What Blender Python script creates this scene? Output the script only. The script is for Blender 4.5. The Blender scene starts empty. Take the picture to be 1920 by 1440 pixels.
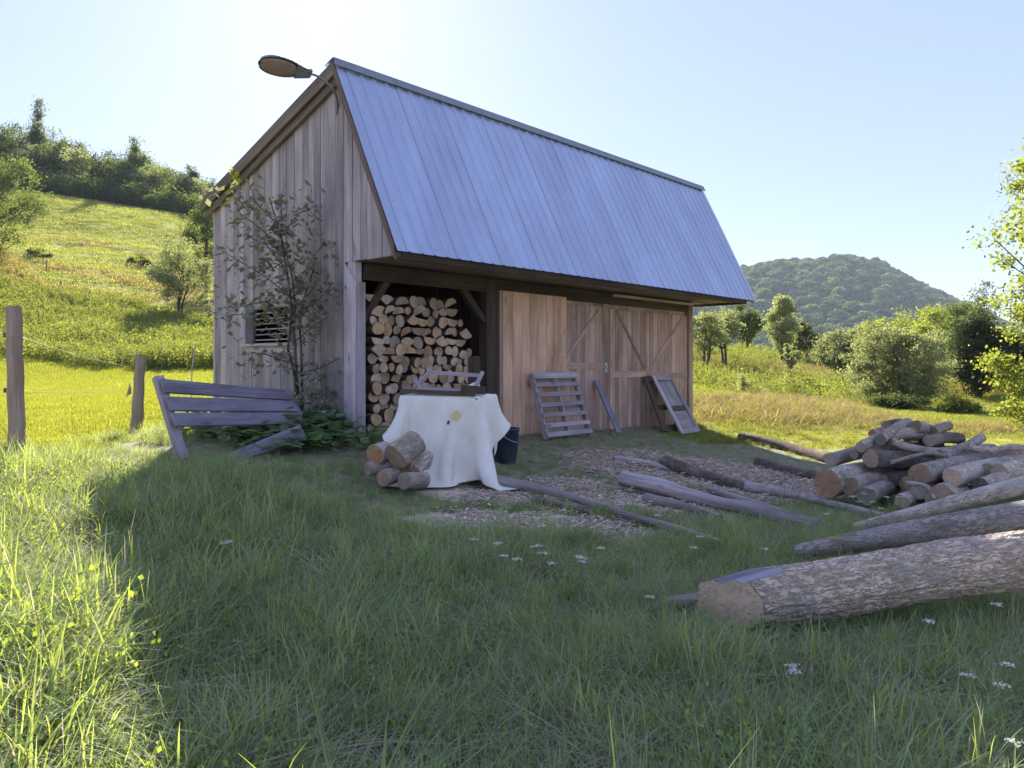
import bpy, math, random
import numpy as np
from mathutils import Vector, Matrix
R = math.radians
random.seed(7); RG = np.random.default_rng(7)
C = bpy.context.scene.collection
SC = bpy.context.scene

# ------------------------------------------------------------ camera, sky, sun, exposure
FPX, HX, HY, EYE = 1470.0, 960.0, 686.0, 1.6
cam = bpy.data.cameras.new('camera'); co = bpy.data.objects.new('camera', cam); C.objects.link(co)
co.location = (0, 0, EYE); co.rotation_euler = (R(90), 0, 0)
cam.sensor_width = 36; cam.lens = 36 * FPX / 1920; cam.shift_y = -34 / 1920
cam.clip_start = .05; cam.clip_end = 20000
SC.camera = co
SUN_EL, SUN_AZ = 28.9, -13.8        # azimuth from +Y, negative towards -X
W = bpy.data.worlds.new('World'); SC.world = W; W.use_nodes = True
wn = W.node_tree.nodes; wl = W.node_tree.links
sky = wn.new('ShaderNodeTexSky'); sky.sky_type = 'NISHITA'; sky.sun_disc = False
sky.sun_elevation = R(SUN_EL); sky.sun_rotation = R(SUN_AZ)
sky.air_density = 1.0; sky.dust_density = .35; sky.ozone_density = 1.3; sky.altitude = 200
bgn = wn['Background']; bgn.inputs[1].default_value = .08
_vs = wn.new('ShaderNodeVectorMath'); _vs.operation = 'SCALE'; _vs.inputs['Scale'].default_value = .22; wl.new(sky.outputs[0], _vs.inputs[0])
_va = wn.new('ShaderNodeVectorMath'); _va.operation = 'ADD'; _va.inputs[1].default_value = (1.02, 1.20, 2.15); wl.new(_vs.outputs[0], _va.inputs[0]); wl.new(_va.outputs[0], bgn.inputs[0])   # even pale-blue term added over the whole sky to lift the shade
sd = bpy.data.lights.new('sun', 'SUN'); sd.energy = 4.2; sd.angle = R(.5); sd.color = (1, .93, .80)
so = bpy.data.objects.new('sun', sd); C.objects.link(so)
sdir = Vector((math.sin(R(SUN_AZ)) * math.cos(R(SUN_EL)), math.cos(R(SUN_AZ)) * math.cos(R(SUN_EL)), math.sin(R(SUN_EL))))
so.rotation_euler = (-sdir).to_track_quat('-Z', 'Y').to_euler(); so.location = (0, 0, 30)
SC.view_settings.view_transform = 'Standard'; SC.view_settings.look = 'None'
SC.view_settings.exposure = 2.1; SC.view_settings.gamma = 1
SC.render.engine = 'CYCLES'
SC.cycles.max_bounces = 6; SC.cycles.diffuse_bounces = 4; SC.cycles.transmission_bounces = 4
SC.cycles.transparent_max_bounces = 6; SC.cycles.volume_bounces = 0; SC.cycles.caustics_reflective = False

# ------------------------------------------------------------ helpers
def P(px, py, d): return Vector(((px - HX) / FPX * d, d, EYE + (HY - py) / FPX * d))
def BW(u, t, z):                    # barn frame: u along the front, t towards the back-left
    return Vector((-2.0717 + .668 * u - .744 * t, 10.5 + .744 * u + .668 * t, z))
def hash3(i, j, k):
    n = (i * 374761393 + j * 668265263 + k * 2147483647) & 0xffffffff
    n = ((n ^ (n >> 13)) * 1274126177) & 0xffffffff
    return ((n ^ (n >> 16)) & 0xffff) / 65535.0
def vnoise(p):                      # value noise, p (...,3), result 0..1
    p = np.asarray(p, float); i = np.floor(p).astype(np.int64); f = p - i; f = f * f * (3 - 2 * f)
    r = 0
    for a in (0, 1):
        for b in (0, 1):
            for c in (0, 1):
                w = (f[..., 0] if a else 1 - f[..., 0]) * (f[..., 1] if b else 1 - f[..., 1]) * (f[..., 2] if c else 1 - f[..., 2])
                r = r + w * hash3(i[..., 0] + a, i[..., 1] + b, i[..., 2] + c)
    return r
def fbm(p, o=3):
    p = np.asarray(p, float); s = 0; a = .5
    for _ in range(o): s = s + a * vnoise(p); p = p * 2.03 + 11.3; a *= .5
    return s
# terrain: thin plate spline through measured points
def cp(px, py, d): v = P(px, py, d); return (v.x, v.y, v.z)
CP = [(0, -3, .0), (0, 0, .0), (-5, -2, .12), (5, -2, -.03), (-12, 0, .35), (12, 0, -.1), (0, -40, 0), (-40, -20, 1), (40, -20, 0),
      cp(370, 1150, 4.6), cp(960, 1440, 3.1), cp(960, 1100, 5.2), cp(960, 950, 7.8), cp(850, 905, 8.8), cp(745, 915, 8.3),
      (-2.07, 10.5, .68), cp(340, 855, 8.8), cp(1290, 792, 17.08), (-4.97, 13.1, .72), (.93, 19.7, .8), (4, 17.6, .4),
      cp(35, 870, 7.9), cp(260, 815, 11.5), cp(0, 1000, 5.5), cp(0, 1300, 3.4), cp(150, 740, 22), cp(100, 675, 40), cp(350, 700, 36),
      cp(100, 570, 58), cp(250, 600, 58), cp(200, 480, 85), cp(80, 372, 120), cp(330, 408, 125), cp(0, 430, 95), cp(430, 430, 130),
      (-62, 150, 29.5), (-110, 120, 33), (-120, 60, 20), (-60, 30, 3.4), (-80, 170, 31), (-30, 170, 24), (-130, 180, 42),
      cp(960, 600, 120), cp(1300, 650, 60), cp(1300, 640, 110), cp(1420, 668, 62), cp(1530, 692, 75), cp(1600, 760, 30), cp(1400, 725, 38), cp(1350, 690, 48),
      cp(1450, 830, 15.5), cp(1900, 800, 21), cp(1900, 762, 30), cp(1700, 762, 32), cp(1850, 700, 110), (60, 60, 0), (90, 150, 1), (60, 180, 1),
      cp(1550, 955, 8.8), cp(1900, 965, 8.5), cp(1370, 1190, 4.65), cp(1900, 1300, 3.8), cp(1300, 885, 11.3), cp(1150, 850, 12), cp(1000, 862, 11),
      (0, 240, 14), (60, 240, 2), (130, 240, 2), (130, 60, 1), (-180, 240, 42), (20, 30, .3), (6, 26, .75), (0, 40, 2.2)]
CP = np.array(CP, float); TS = 20.0
def U(r2): return np.where(r2 > 0, r2 * np.log(r2 + 1e-12), 0)
n = len(CP); Pk = CP[:, :2] / TS
K = U(((Pk[:, None] - Pk[None]) ** 2).sum(-1)) + np.eye(n) * 2e-4
Q = np.hstack([np.ones((n, 1)), Pk]); A_ = np.zeros((n + 3, n + 3)); A_[:n, :n] = K; A_[:n, n:] = Q; A_[n:, :n] = Q.T
WT = np.linalg.solve(A_, np.concatenate([CP[:, 2], np.zeros(3)]))
def sstep(a, b, x): t = np.clip((x - a) / (b - a), 0, 1); return t * t * (3 - 2 * t)
def H(x, y):
    x = np.asarray(x, float); y = np.asarray(y, float); sh = x.shape; X = x.ravel(); Y = y.ravel(); o = np.empty(len(X))
    r = np.hypot(X, Y); k = np.minimum(1, 230 / np.maximum(r, 1)); q = np.stack([X * k, Y * k], 1) / TS
    for s in range(0, len(X), 20000):
        qq = q[s:s + 20000]; d2 = ((qq[:, None] - Pk[None]) ** 2).sum(-1)
        o[s:s + 20000] = U(d2) @ WT[:n] + WT[n] + qq @ WT[n + 1:]
    far = 24 * sstep(-20, -200, X); w = sstep(190, 300, r); o = o * (1 - w) + far * w
    pp = np.stack([X, Y, 0 * X], 1)
    o += (fbm(pp * .9, 3) - .45) * .10 * (1 - sstep(30, 60, r)) + (fbm(pp * .16, 3) - .45) * .9 * sstep(30, 90, r)
    return o.reshape(sh)
def h1(x, y): return float(H(np.array([x]), np.array([y]))[0])
def ground(px, py, dmax=200):       # the point of the ground seen at a pixel
    d = np.geomspace(2.0, dmax, 400); x = (px - HX) / FPX * d; z = EYE + (HY - py) / FPX * d
    g = H(x, d) - z; i = int(np.argmax(g > 0)); 
    if g[i] <= 0: i = len(d) - 1
    return Vector((x[i], d[i], h1(x[i], d[i])))

def tag(o, label=None, cat=None, group=None, kind=None):
    if label: o['label'] = label
    if cat: o['category'] = cat
    if group: o['group'] = group
    if kind: o['kind'] = kind
    return o
def thing(name, label, cat, loc=(0, 0, 0), group=None, rz=0):
    o = bpy.data.objects.new(name, None); o.empty_display_size = .2; C.objects.link(o)
    o.location = loc; o.rotation_euler = (0, 0, rz); return tag(o, label, cat, group)
class MB:
    def __init__(s): s.v = []; s.f = []; s.m = []; s.g = []; s.r = []; s.n = 0
    def add(s, v, f, mi=0, g=None, r=None):
        v = [tuple(a) for a in v]; s.v += v; s.f += [tuple(i + s.n for i in q) for q in f]
        s.m += (list(mi) if hasattr(mi, '__len__') else [mi] * len(f))
        s.g += [tuple(a) for a in (g if g is not None else v)]; r = random.random() if r is None else r
        s.r += (list(r) if hasattr(r, '__len__') else [r] * len(v)); s.n += len(v)
    def hexa(s, c, mi=0, r=None):   # 8 corners: 4 of one face, 4 of the opposite face (same order)
        c = [Vector(a) for a in c]; L = (c[1] - c[0]).length; Wd = (c[3] - c[0]).length; T = (c[4] - c[0]).length
        o = Vector((random.random() * 50, random.random() * 50, random.random() * 50))
        loc = [(0, 0, 0), (L, 0, 0), (L, Wd, 0), (0, Wd, 0), (0, 0, T), (L, 0, T), (L, Wd, T), (0, Wd, T)]
        if Wd > L: loc = [(b, a, c_) for a, b, c_ in loc]
        g = [Vector(a) + o for a in loc]
        f = [(0, 3, 2, 1), (4, 5, 6, 7), (0, 1, 5, 4), (1, 2, 6, 5), (2, 3, 7, 6), (3, 0, 4, 7)]
        vol = (c[1] - c[0]).cross(c[3] - c[0]).dot(c[4] - c[0])
        if vol < 0: f = [q[::-1] for q in f]
        s.add(c, f, mi, g, r)
    def bar(s, a, b, w, h, up=(0, 0, 1), mi=0, r=None):   # centred on a-b; w across, h along up
        a = Vector(a); b = Vector(b); d = (b - a).normalized(); up = Vector(up)
        x = d.cross(up)
        if x.length < 1e-4: x = d.cross(Vector((1, 0, 0)))
        x.normalize(); y = x.cross(d).normalized(); x *= w / 2; y *= h / 2
        s.hexa([a - x - y, b - x - y, b + x - y, a + x - y, a - x + y, b - x + y, b + x + y, a + x + y], mi, r)
    def board4(s, c, th, mi=0, r=None):                   # 4 corners and a thickness
        c = [Vector(a) for a in c]; nn = (c[1] - c[0]).cross(c[3] - c[0]).normalized() * th
        s.hexa(c + [a + nn for a in c], mi, r)
    def tube(s, pts, rad, seg=8, mi=0, cap=True, capmi=None, rough=0, r=None, gz=None):
        pts = [Vector(a) for a in pts]; n = len(pts); v = []; g = []; f = []; mm = []
        rad = rad if hasattr(rad, '__len__') else [rad] * n
        ref = Vector((0, 0, 1)); d0 = (pts[1] - pts[0]).normalized()
        if abs(d0.dot(ref)) > .9: ref = Vector((1, 0, 0))
        off = random.random() * 40; L = 0; sd_ = random.random() * 100
        for i in range(n):
            d = (pts[min(i + 1, n - 1)] - pts[max(i - 1, 0)]).normalized()
            x = d.cross(ref).normalized(); y = d.cross(x)
            if i: L += (pts[i] - pts[i - 1]).length
            for k in range(seg):
                a = 2 * math.pi * k / seg; rr = rad[i]
                if rough: rr *= 1 + rough * (2 * float(vnoise(np.array([math.cos(a) * 1.3 + sd_, math.sin(a) * 1.3, L * 2.2]))) - 1)
                v.append(pts[i] + (x * math.cos(a) + y * math.sin(a)) * rr)
                g.append((math.cos(a) * rad[i] + off, math.sin(a) * rad[i], L + off))
        for i in range(n - 1):
            for k in range(seg):
                k2 = (k + 1) % seg; f.append((i * seg + k, i * seg + k2, (i + 1) * seg + k2, (i + 1) * seg + k)); mm.append(mi)
        if cap:
            cm = mi if capmi is None else capmi
            for e, i in ((0, 0), (1, n - 1)):
                b = len(v); 
                for k in range(seg):
                    v.append(v[i * seg + k]); a = 2 * math.pi * k / seg; g.append((math.cos(a) * rad[i], math.sin(a) * rad[i], sd_))
                v.append(pts[i]); g.append((0, 0, sd_))
                for k in range(seg):
                    k2 = (k + 1) % seg; f.append((b + k2, b + k, b + seg) if e == 0 else (b + k, b + k2, b + seg)); mm.append(cm)
        f = [q[::-1] for q in f]
        s.add(v, f, mm, g, r)
    def build(s, name, mats, parent=None, smooth=False):
        me = mesh_np(name, np.array(s.v, float), s.f, mats, s.m, np.array(s.g, float), np.array(s.r, float), smooth)
        return link(name, me, parent)
def mesh_np(name, v, f, mats, mi=None, g=None, r=None, smooth=False):
    me = bpy.data.meshes.new(name)
    if isinstance(f, np.ndarray):
        nf, k = f.shape; me.vertices.add(len(v)); me.vertices.foreach_set('co', v.astype(np.float32).ravel())
        me.loops.add(nf * k); me.loops.foreach_set('vertex_index', f.astype(np.int32).ravel())
        me.polygons.add(nf); me.polygons.foreach_set('loop_start', np.arange(0, nf * k, k, dtype=np.int32))
        me.update(calc_edges=True)
    else:
        me.from_pydata([tuple(a) for a in v], [], f)
    for m in (mats if isinstance(mats, (list, tuple)) else [mats]): me.materials.append(m)
    if mi is not None: me.polygons.foreach_set('material_index', np.array(mi, dtype=np.int32))
    if g is not None:
        a = me.attributes.new('gc', 'FLOAT_VECTOR', 'POINT'); a.data.foreach_set('vector', g.astype(np.float32).ravel())
    if r is not None:
        a = me.attributes.new('rnd', 'FLOAT', 'POINT'); a.data.foreach_set('value', r.astype(np.float32))
    if smooth: me.polygons.foreach_set('use_smooth', np.ones(len(me.polygons), dtype=bool))
    me.update(); return me
def link(name, me, parent=None):
    o = bpy.data.objects.new(name, me); C.objects.link(o)
    if parent:
        o.parent = parent; o.matrix_parent_inverse = Matrix.Identity(4)
    return o
def under(o, parent):               # parent a mesh built in world coordinates
    o.parent = parent; o.matrix_parent_inverse = parent_world(parent).inverted()
def parent_world(p):
    m = Matrix.LocRotScale(p.location, p.rotation_euler, p.scale)
    return m if not p.parent else parent_world(p.parent) @ p.matrix_parent_inverse @ m
def wpart(mb, name, mats, parent, smooth=False):
    o = mb.build(name, mats, None, smooth); under(o, parent); return o

# ------------------------------------------------------------ materials
def newmat(name):
    m = bpy.data.materials.new(name); m.use_nodes = True; nt = m.node_tree; nt.nodes.clear()
    return m, nt.nodes, nt.links, nt.nodes.new('ShaderNodeOutputMaterial')
def attr(N, name): a = N.new('ShaderNodeAttribute'); a.attribute_name = name; return a
def mapping(N, L, src, sc):
    m = N.new('ShaderNodeMapping'); m.inputs['Scale'].default_value = sc; L.new(src, m.inputs[0]); return m.outputs[0]
def noise(N, L, vec, scale=1, detail=4, rough=.55, dist=0):
    t = N.new('ShaderNodeTexNoise'); t.inputs['Scale'].default_value = scale; t.inputs['Detail'].default_value = detail
    t.inputs['Roughness'].default_value = rough; t.inputs['Distortion'].default_value = dist
    if vec is not None: L.new(vec, t.inputs['Vector'])
    return t.outputs['Fac']
def ramp(N, L, fac, stops):
    r = N.new('ShaderNodeValToRGB'); e = r.color_ramp.elements
    while len(e) < len(stops): e.new(.5)
    for i, (p, c) in enumerate(stops): e[i].position = p; e[i].color = (*c, 1) if len(c) == 3 else c
    L.new(fac, r.inputs[0]); return r.outputs[0]
def mix(N, L, fac, a, b, mode='MIX'):
    m = N.new('ShaderNodeMix'); m.data_type = 'RGBA'; m.blend_type = mode
    for s, val in ((m.inputs[0], fac), (m.inputs[6], a), (m.inputs[7], b)):
        if isinstance(val, (int, float)): s.default_value = val
        elif isinstance(val, tuple): s.default_value = (*val, 1)
        else: L.new(val, s)
    return m.outputs[2]
def math_(N, L, op, a, b=None, clamp=False):
    m = N.new('ShaderNodeMath'); m.operation = op; m.use_clamp = clamp
    for s, val in ((m.inputs[0], a), (m.inputs[1], b)):
        if val is None: continue
        if isinstance(val, (int, float)): s.default_value = val
        else: L.new(val, s)
    return m.outputs[0]
def bump(N, L, h, st=.3, dist=.01):
    b = N.new('ShaderNodeBump'); b.inputs['Strength'].default_value = st; b.inputs['Distance'].default_value = dist
    L.new(h, b.inputs['Height']); return b.outputs[0]
def princ(N, L, out, col, rough=.8, nrm=None, metal=0, spec=.3):
    p = N.new('ShaderNodeBsdfPrincipled')
    if isinstance(col, tuple): p.inputs['Base Color'].default_value = (*col, 1)
    else: L.new(col, p.inputs['Base Color'])
    if isinstance(rough, (int, float)): p.inputs['Roughness'].default_value = rough
    else: L.new(rough, p.inputs['Roughness'])
    p.inputs['Metallic'].default_value = metal; p.inputs['Specular IOR Level'].default_value = spec
    if nrm is not None: L.new(nrm, p.inputs['Normal'])
    L.new(p.outputs[0], out.inputs[0]); return p
def wood(name, dark, light, var=.35, knots=True, stain=None, rough=.85, tube=False):
    o3 = (lambda t: (t[1], t[2], t[0])) if tube else (lambda t: t)
    m, N, L, out = newmat(name); gc = attr(N, 'gc').outputs['Vector']; rn = attr(N, 'rnd').outputs['Fac']
    f1 = noise(N, L, mapping(N, L, gc, o3((.9, 26, 26))), 1, 5, .6, .6)
    f2 = noise(N, L, mapping(N, L, gc, o3((.7, 3, 3))), 1, 4, .6)
    f3 = noise(N, L, mapping(N, L, gc, o3((4, 160, 160))), 1, 2, .5)
    col = ramp(N, L, f1, [(.28, dark), (.72, light)])
    col = mix(N, L, ramp(N, L, f2, [(.35, (0, 0, 0)), (.75, (1, 1, 1))]), col, stain or tuple(c * .55 for c in dark))
    col = mix(N, L, .35, col, ramp(N, L, f3, [(.3, (.45, .45, .45)), (.7, (1.3, 1.3, 1.3))]), 'MULTIPLY')
    if knots:
        v = N.new('ShaderNodeTexVoronoi'); v.inputs['Scale'].default_value = 1; L.new(mapping(N, L, gc, o3((1.6, 7, 7))), v.inputs['Vector'])
        col = mix(N, L, ramp(N, L, v.outputs['Distance'], [(.06, (.8, .8, .8)), (.16, (0, 0, 0))]), col, tuple(c * .35 for c in dark))
    b = math_(N, L, 'MULTIPLY_ADD', rn, 2 * var); N[-1].inputs[2].default_value = 1 - var
    hsv = N.new('ShaderNodeHueSaturation'); L.new(col, hsv.inputs['Color']); L.new(b, hsv.inputs['Value'])
    princ(N, L, out, hsv.outputs[0], rough, bump(N, L, f1, .5, .006)); return m
def bark(name, dark, light, sc=1.0, moss=0, strength=.9, lich=(.30, .30, .27)):
    m, N, L, out = newmat(name); gc = attr(N, 'gc').outputs['Vector']
    nz = N.new('ShaderNodeTexNoise'); nz.inputs['Scale'].default_value = 9 * sc; L.new(gc, nz.inputs['Vector'])
    w = N.new('ShaderNodeVectorMath'); w.operation = 'ADD'; s_ = N.new('ShaderNodeVectorMath'); s_.operation = 'SCALE'; s_.inputs['Scale'].default_value = .07
    L.new(nz.outputs['Color'], s_.inputs[0]); L.new(gc, w.inputs[0]); L.new(s_.outputs[0], w.inputs[1])
    r1 = noise(N, L, mapping(N, L, w.outputs[0], (34 * sc, 34 * sc, 6.5 * sc)), 1, 3, .5)
    e = ramp(N, L, math_(N, L, 'ABSOLUTE', math_(N, L, 'SUBTRACT', r1, .5)), [(0, (0, 0, 0)), (.10, (1, 1, 1))])
    f2 = noise(N, L, mapping(N, L, gc, (60 * sc, 60 * sc, 22 * sc)), 1, 5, .65)
    f3 = noise(N, L, mapping(N, L, gc, (4, 4, 1.8)), 1, 4, .6); f5 = noise(N, L, mapping(N, L, gc, (11, 11, 7)), 1, 4, .6)
    hgt = math_(N, L, 'ADD', math_(N, L, 'MULTIPLY', e, .5), math_(N, L, 'MULTIPLY', f2, .7))
    light2 = mix(N, L, ramp(N, L, f5, [(.38, (0, 0, 0)), (.62, (1, 1, 1))]), tuple(c * .62 for c in light), light)
    col = mix(N, L, ramp(N, L, hgt, [(.25, (0, 0, 0)), (.85, (1, 1, 1))]), dark, light2)
    col = mix(N, L, ramp(N, L, f3, [(.5, (0, 0, 0)), (.68, (.7, .7, .7))]), col, lich)
    if moss: col = mix(N, L, ramp(N, L, f3, [(.30, (moss, moss, moss)), (.45, (0, 0, 0))]), col, (.06, .075, .02))
    ob = N.new('ShaderNodeObjectInfo'); hsv = N.new('ShaderNodeHueSaturation'); L.new(col, hsv.inputs['Color']); bb = math_(N, L, 'MULTIPLY_ADD', ob.outputs['Random'], .5); N[-1].inputs[2].default_value = .75; L.new(bb, hsv.inputs['Value']); col = hsv.outputs[0]
    princ(N, L, out, col, .95, bump(N, L, hgt, strength, .02), spec=.15); return m
def endgrain(name, light, dark, rim=(.12, .07, .04)):
    m, N, L, out = newmat(name); gc = attr(N, 'gc').outputs['Vector']
    sx = N.new('ShaderNodeSeparateXYZ'); L.new(gc, sx.inputs[0])
    cx = N.new('ShaderNodeCombineXYZ'); L.new(sx.outputs[0], cx.inputs[0]); L.new(sx.outputs[1], cx.inputs[1])
    ln = N.new('ShaderNodeVectorMath'); ln.operation = 'LENGTH'; L.new(cx.outputs[0], ln.inputs[0])
    nz = noise(N, L, gc, 14, 3); d = math_(N, L, 'ADD', ln.outputs['Value'], math_(N, L, 'MULTIPLY', nz, .02))
    sn = math_(N, L, 'SINE', math_(N, L, 'MULTIPLY', d, 620))
    rings = math_(N, L, 'MULTIPLY_ADD', sn, .5); N[-1].inputs[2].default_value = .5
    n2 = noise(N, L, gc, 30, 4); n3 = noise(N, L, gc, 6, 3)
    col = mix(N, L, math_(N, L, 'MULTIPLY', rings, .45), light, dark)
    col = mix(N, L, ramp(N, L, n3, [(.4, (0, 0, 0)), (.7, (.6, .6, .6))]), col, tuple(c * .55 for c in dark))
    col = mix(N, L, .3, col, ramp(N, L, n2, [(.3, (.6, .6, .6)), (.7, (1.2, 1.2, 1.2))]), 'MULTIPLY')
    an = math_(N, L, 'ARCTAN2', sx.outputs[1], sx.outputs[0]); cv = N.new('ShaderNodeCombineXYZ'); L.new(math_(N, L, 'MULTIPLY', an, 2.2), cv.inputs[0]); L.new(math_(N, L, 'MULTIPLY', ln.outputs['Value'], 3), cv.inputs[1])
    ob = N.new('ShaderNodeObjectInfo'); L.new(math_(N, L, 'MULTIPLY', ob.outputs['Random'], 30), cv.inputs[2])
    ck = noise(N, L, cv.outputs[0], 2.2, 2); ck = ramp(N, L, math_(N, L, 'ABSOLUTE', math_(N, L, 'SUBTRACT', ck, .5)), [(.004, (.75,) * 3), (.012, (0,) * 3)])
    col = mix(N, L, ck, col, (.06, .04, .03))
    hsv = N.new('ShaderNodeHueSaturation'); L.new(col, hsv.inputs['Color'])
    L.new(math_(N, L, 'MULTIPLY_ADD', math_(N, L, 'FRACT', math_(N, L, 'MULTIPLY', ob.outputs['Random'], 7.7)), .7), hsv.inputs['Saturation']); N[-1].inputs[2].default_value = .68
    b = math_(N, L, 'MULTIPLY_ADD', ob.outputs['Random'], .6); N[-1].inputs[2].default_value = .6
    L.new(b, hsv.inputs['Value']); princ(N, L, out, hsv.outputs[0], .85, bump(N, L, n2, .3, .004), spec=.2); return m
def leafmat(name, c1, c2, tr, trans=.5, dry=None, dryf=.0, var=.35, gloss=.025):
    m, N, L, out = newmat(name); rn = attr(N, 'rnd').outputs['Fac']; ob = N.new('ShaderNodeObjectInfo')
    col = mix(N, L, rn, c1, c2); tc = mix(N, L, rn, tr, tuple(c * .75 for c in tr))
    if dry:
        k = math_(N, L, 'LESS_THAN', math_(N, L, 'FRACT', math_(N, L, 'MULTIPLY', rn, 17.3)), dryf)
        col = mix(N, L, k, col, dry); tc = mix(N, L, k, tc, tuple(c * .8 for c in dry))
    b = math_(N, L, 'MULTIPLY_ADD', ob.outputs['Random'], 2 * var); N[-1].inputs[2].default_value = 1 - var
    outs = []
    for c in (col, tc):
        h = N.new('ShaderNodeHueSaturation'); L.new(c, h.inputs['Color']); L.new(b, h.inputs['Value']); outs.append(h.outputs[0])
    d = N.new('ShaderNodeBsdfDiffuse'); L.new(outs[0], d.inputs[0]); t = N.new('ShaderNodeBsdfTranslucent'); L.new(outs[1], t.inputs[0])
    g = N.new('ShaderNodeBsdfGlossy'); g.inputs['Roughness'].default_value = .6; g.inputs[0].default_value = (.8, .85, .8, 1)
    m1 = N.new('ShaderNodeMixShader'); m1.inputs[0].default_value = trans; L.new(d.outputs[0], m1.inputs[1]); L.new(t.outputs[0], m1.inputs[2])
    m2 = N.new('ShaderNodeMixShader'); m2.inputs[0].default_value = gloss; L.new(m1.outputs[0], m2.inputs[1]); L.new(g.outputs[0], m2.inputs[2])
    L.new(m2.outputs[0], out.inputs[0]); return m
def plain(name, col, rough=.6, metal=0, nscale=8, amt=.3, bst=.1):
    m, N, L, out = newmat(name); tc = N.new('ShaderNodeTexCoord').outputs['Object']
    f = noise(N, L, tc, nscale, 5); c = mix(N, L, amt, col, ramp(N, L, f, [(.3, tuple(x * .5 for x in col)), (.7, tuple(min(1, x * 1.4) for x in col))]))
    princ(N, L, out, c, rough, bump(N, L, f, bst, .004), metal); return m

M = {}
M['siding'] = wood('weathered_siding', (.37, .31, .34), (.60, .52, .57), .22)
M['post'] = wood('post_wood', (.42, .36, .40), (.66, .58, .64), .2)
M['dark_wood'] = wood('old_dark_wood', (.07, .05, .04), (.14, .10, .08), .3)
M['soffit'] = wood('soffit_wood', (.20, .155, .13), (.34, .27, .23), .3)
M['new_wood'] = wood('fresh_siding', (.68, .41, .28), (.88, .60, .44), .14)
M['door_wood'] = wood('door_siding', (.44, .28, .23), (.66, .46, .39), .24)
M['bench'] = wood('bench_wood', (.22, .20, .26), (.40, .37, .45), .15)
M['pallet'] = wood('pallet_wood', (.36, .31, .33), (.58, .52, .54), .2)
M['white_wood'] = wood('painted_board', (.48, .50, .46), (.66, .68, .64), .1, False)
M['fence_wood'] = wood('fence_post_wood', (.26, .19, .15), (.50, .39, .31), .2, tube=True)
M['bark_a'] = bark('ash_bark', (.25, .19, .15), (.68, .54, .44), 1.3, 0, .8)
M['bark_b'] = bark('grey_bark', (.22, .18, .16), (.62, .54, .49), 1.3, .4, .6, (.48, .45, .46))
M['bark_c'] = bark('maple_bark', (.20, .155, .13), (.60, .50, .43), 1.4, 0, .5, (.55, .50, .49))
M['bark_d'] = bark('dark_bark', (.07, .055, .045), (.24, .19, .165), 1.2, .4, .7, (.28, .25, .22))
M['bark_tree'] = bark('tree_bark', (.03, .025, .02), (.13, .11, .09), .5, .3, .6, (.16, .16, .14))
M['end'] = endgrain('cut_end', (.62, .46, .34), (.48, .33, .23))
M['end_red'] = endgrain('reddish_cut_end', (.50, .34, .25), (.38, .25, .18))
M['end_grey'] = endgrain('weathered_cut_end', (.46, .38, .28), (.34, .27, .19))
M['weathered'] = wood('weathered_heartwood', (.22, .21, .25), (.46, .44, .50), .15, False)
M['dead'] = wood('dead_weathered_wood', (.26, .22, .22), (.66, .58, .57), .1, True, None, .9, True)
M['metal_dark'] = plain('ridge_metal', (.22, .25, .27), .5, .3)
M['iron'] = plain('black_plastic', (.02, .02, .022), .5)
M['wire'] = plain('steel_wire', (.4, .4, .38), .4, .7)
M['galv'] = plain('grey_lamp_metal', (.22, .23, .25), .5, .4)
M['lens'] = plain('amber_lamp_glass', (.26, .19, .17), .35, 0, 5, .4)
M['tub'] = plain('dark_plastic', (.03, .035, .06), .5)
M['plastic_white'] = plain('white_plastic', (.72, .74, .80), .4)
# roof sheet
m, N, L, out = newmat('galvanised_roof'); gc = attr(N, 'gc').outputs['Vector']
f = noise(N, L, mapping(N, L, gc, (1.5, .5, 1)), 1, 5, .6); f2 = noise(N, L, mapping(N, L, gc, (12, 1.2, 1)), 1, 4)
col = ramp(N, L, f, [(.3, (.38, .43, .58)), (.7, (.50, .56, .74))])
col = mix(N, L, .22, col, ramp(N, L, f2, [(.3, (.6, .6, .62)), (.7, (1.15, 1.15, 1.15))]), 'MULTIPLY')
sp_ = N.new('ShaderNodeSeparateXYZ'); L.new(gc, sp_.inputs[0]); pn_ = math_(N, L, 'DIVIDE', sp_.outputs[0], .88)
wn_ = N.new('ShaderNodeTexWhiteNoise'); wn_.noise_dimensions = '1D'; L.new(math_(N, L, 'FLOOR', pn_), wn_.inputs['W'])
col = mix(N, L, 1.0, col, ramp(N, L, wn_.outputs['Value'], [(0, (.95, .95, .96)), (1, (1.04, 1.04, 1.04))]), 'MULTIPLY')
col = mix(N, L, ramp(N, L, math_(N, L, 'FRACT', pn_), [(.008, (.55,) * 3), (.022, (0,) * 3)]), col, (.16, .16, .2))
f4 = noise(N, L, mapping(N, L, gc, (26, .8, 1)), 1, 3, .6); f5 = noise(N, L, mapping(N, L, gc, (.8, .8, 1)), 1, 4, .6)
col = mix(N, L, math_(N, L, 'MULTIPLY', ramp(N, L, f4, [(.6, (0,) * 3), (.74, (.18,) * 3)]), f5), col, (.30, .26, .28))
princ(N, L, out, col, ramp(N, L, f2, [(.3, (.36,) * 3), (.7, (.52,) * 3)]), bump(N, L, f, .05, .01), .55, .5); M['roof'] = m
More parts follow.
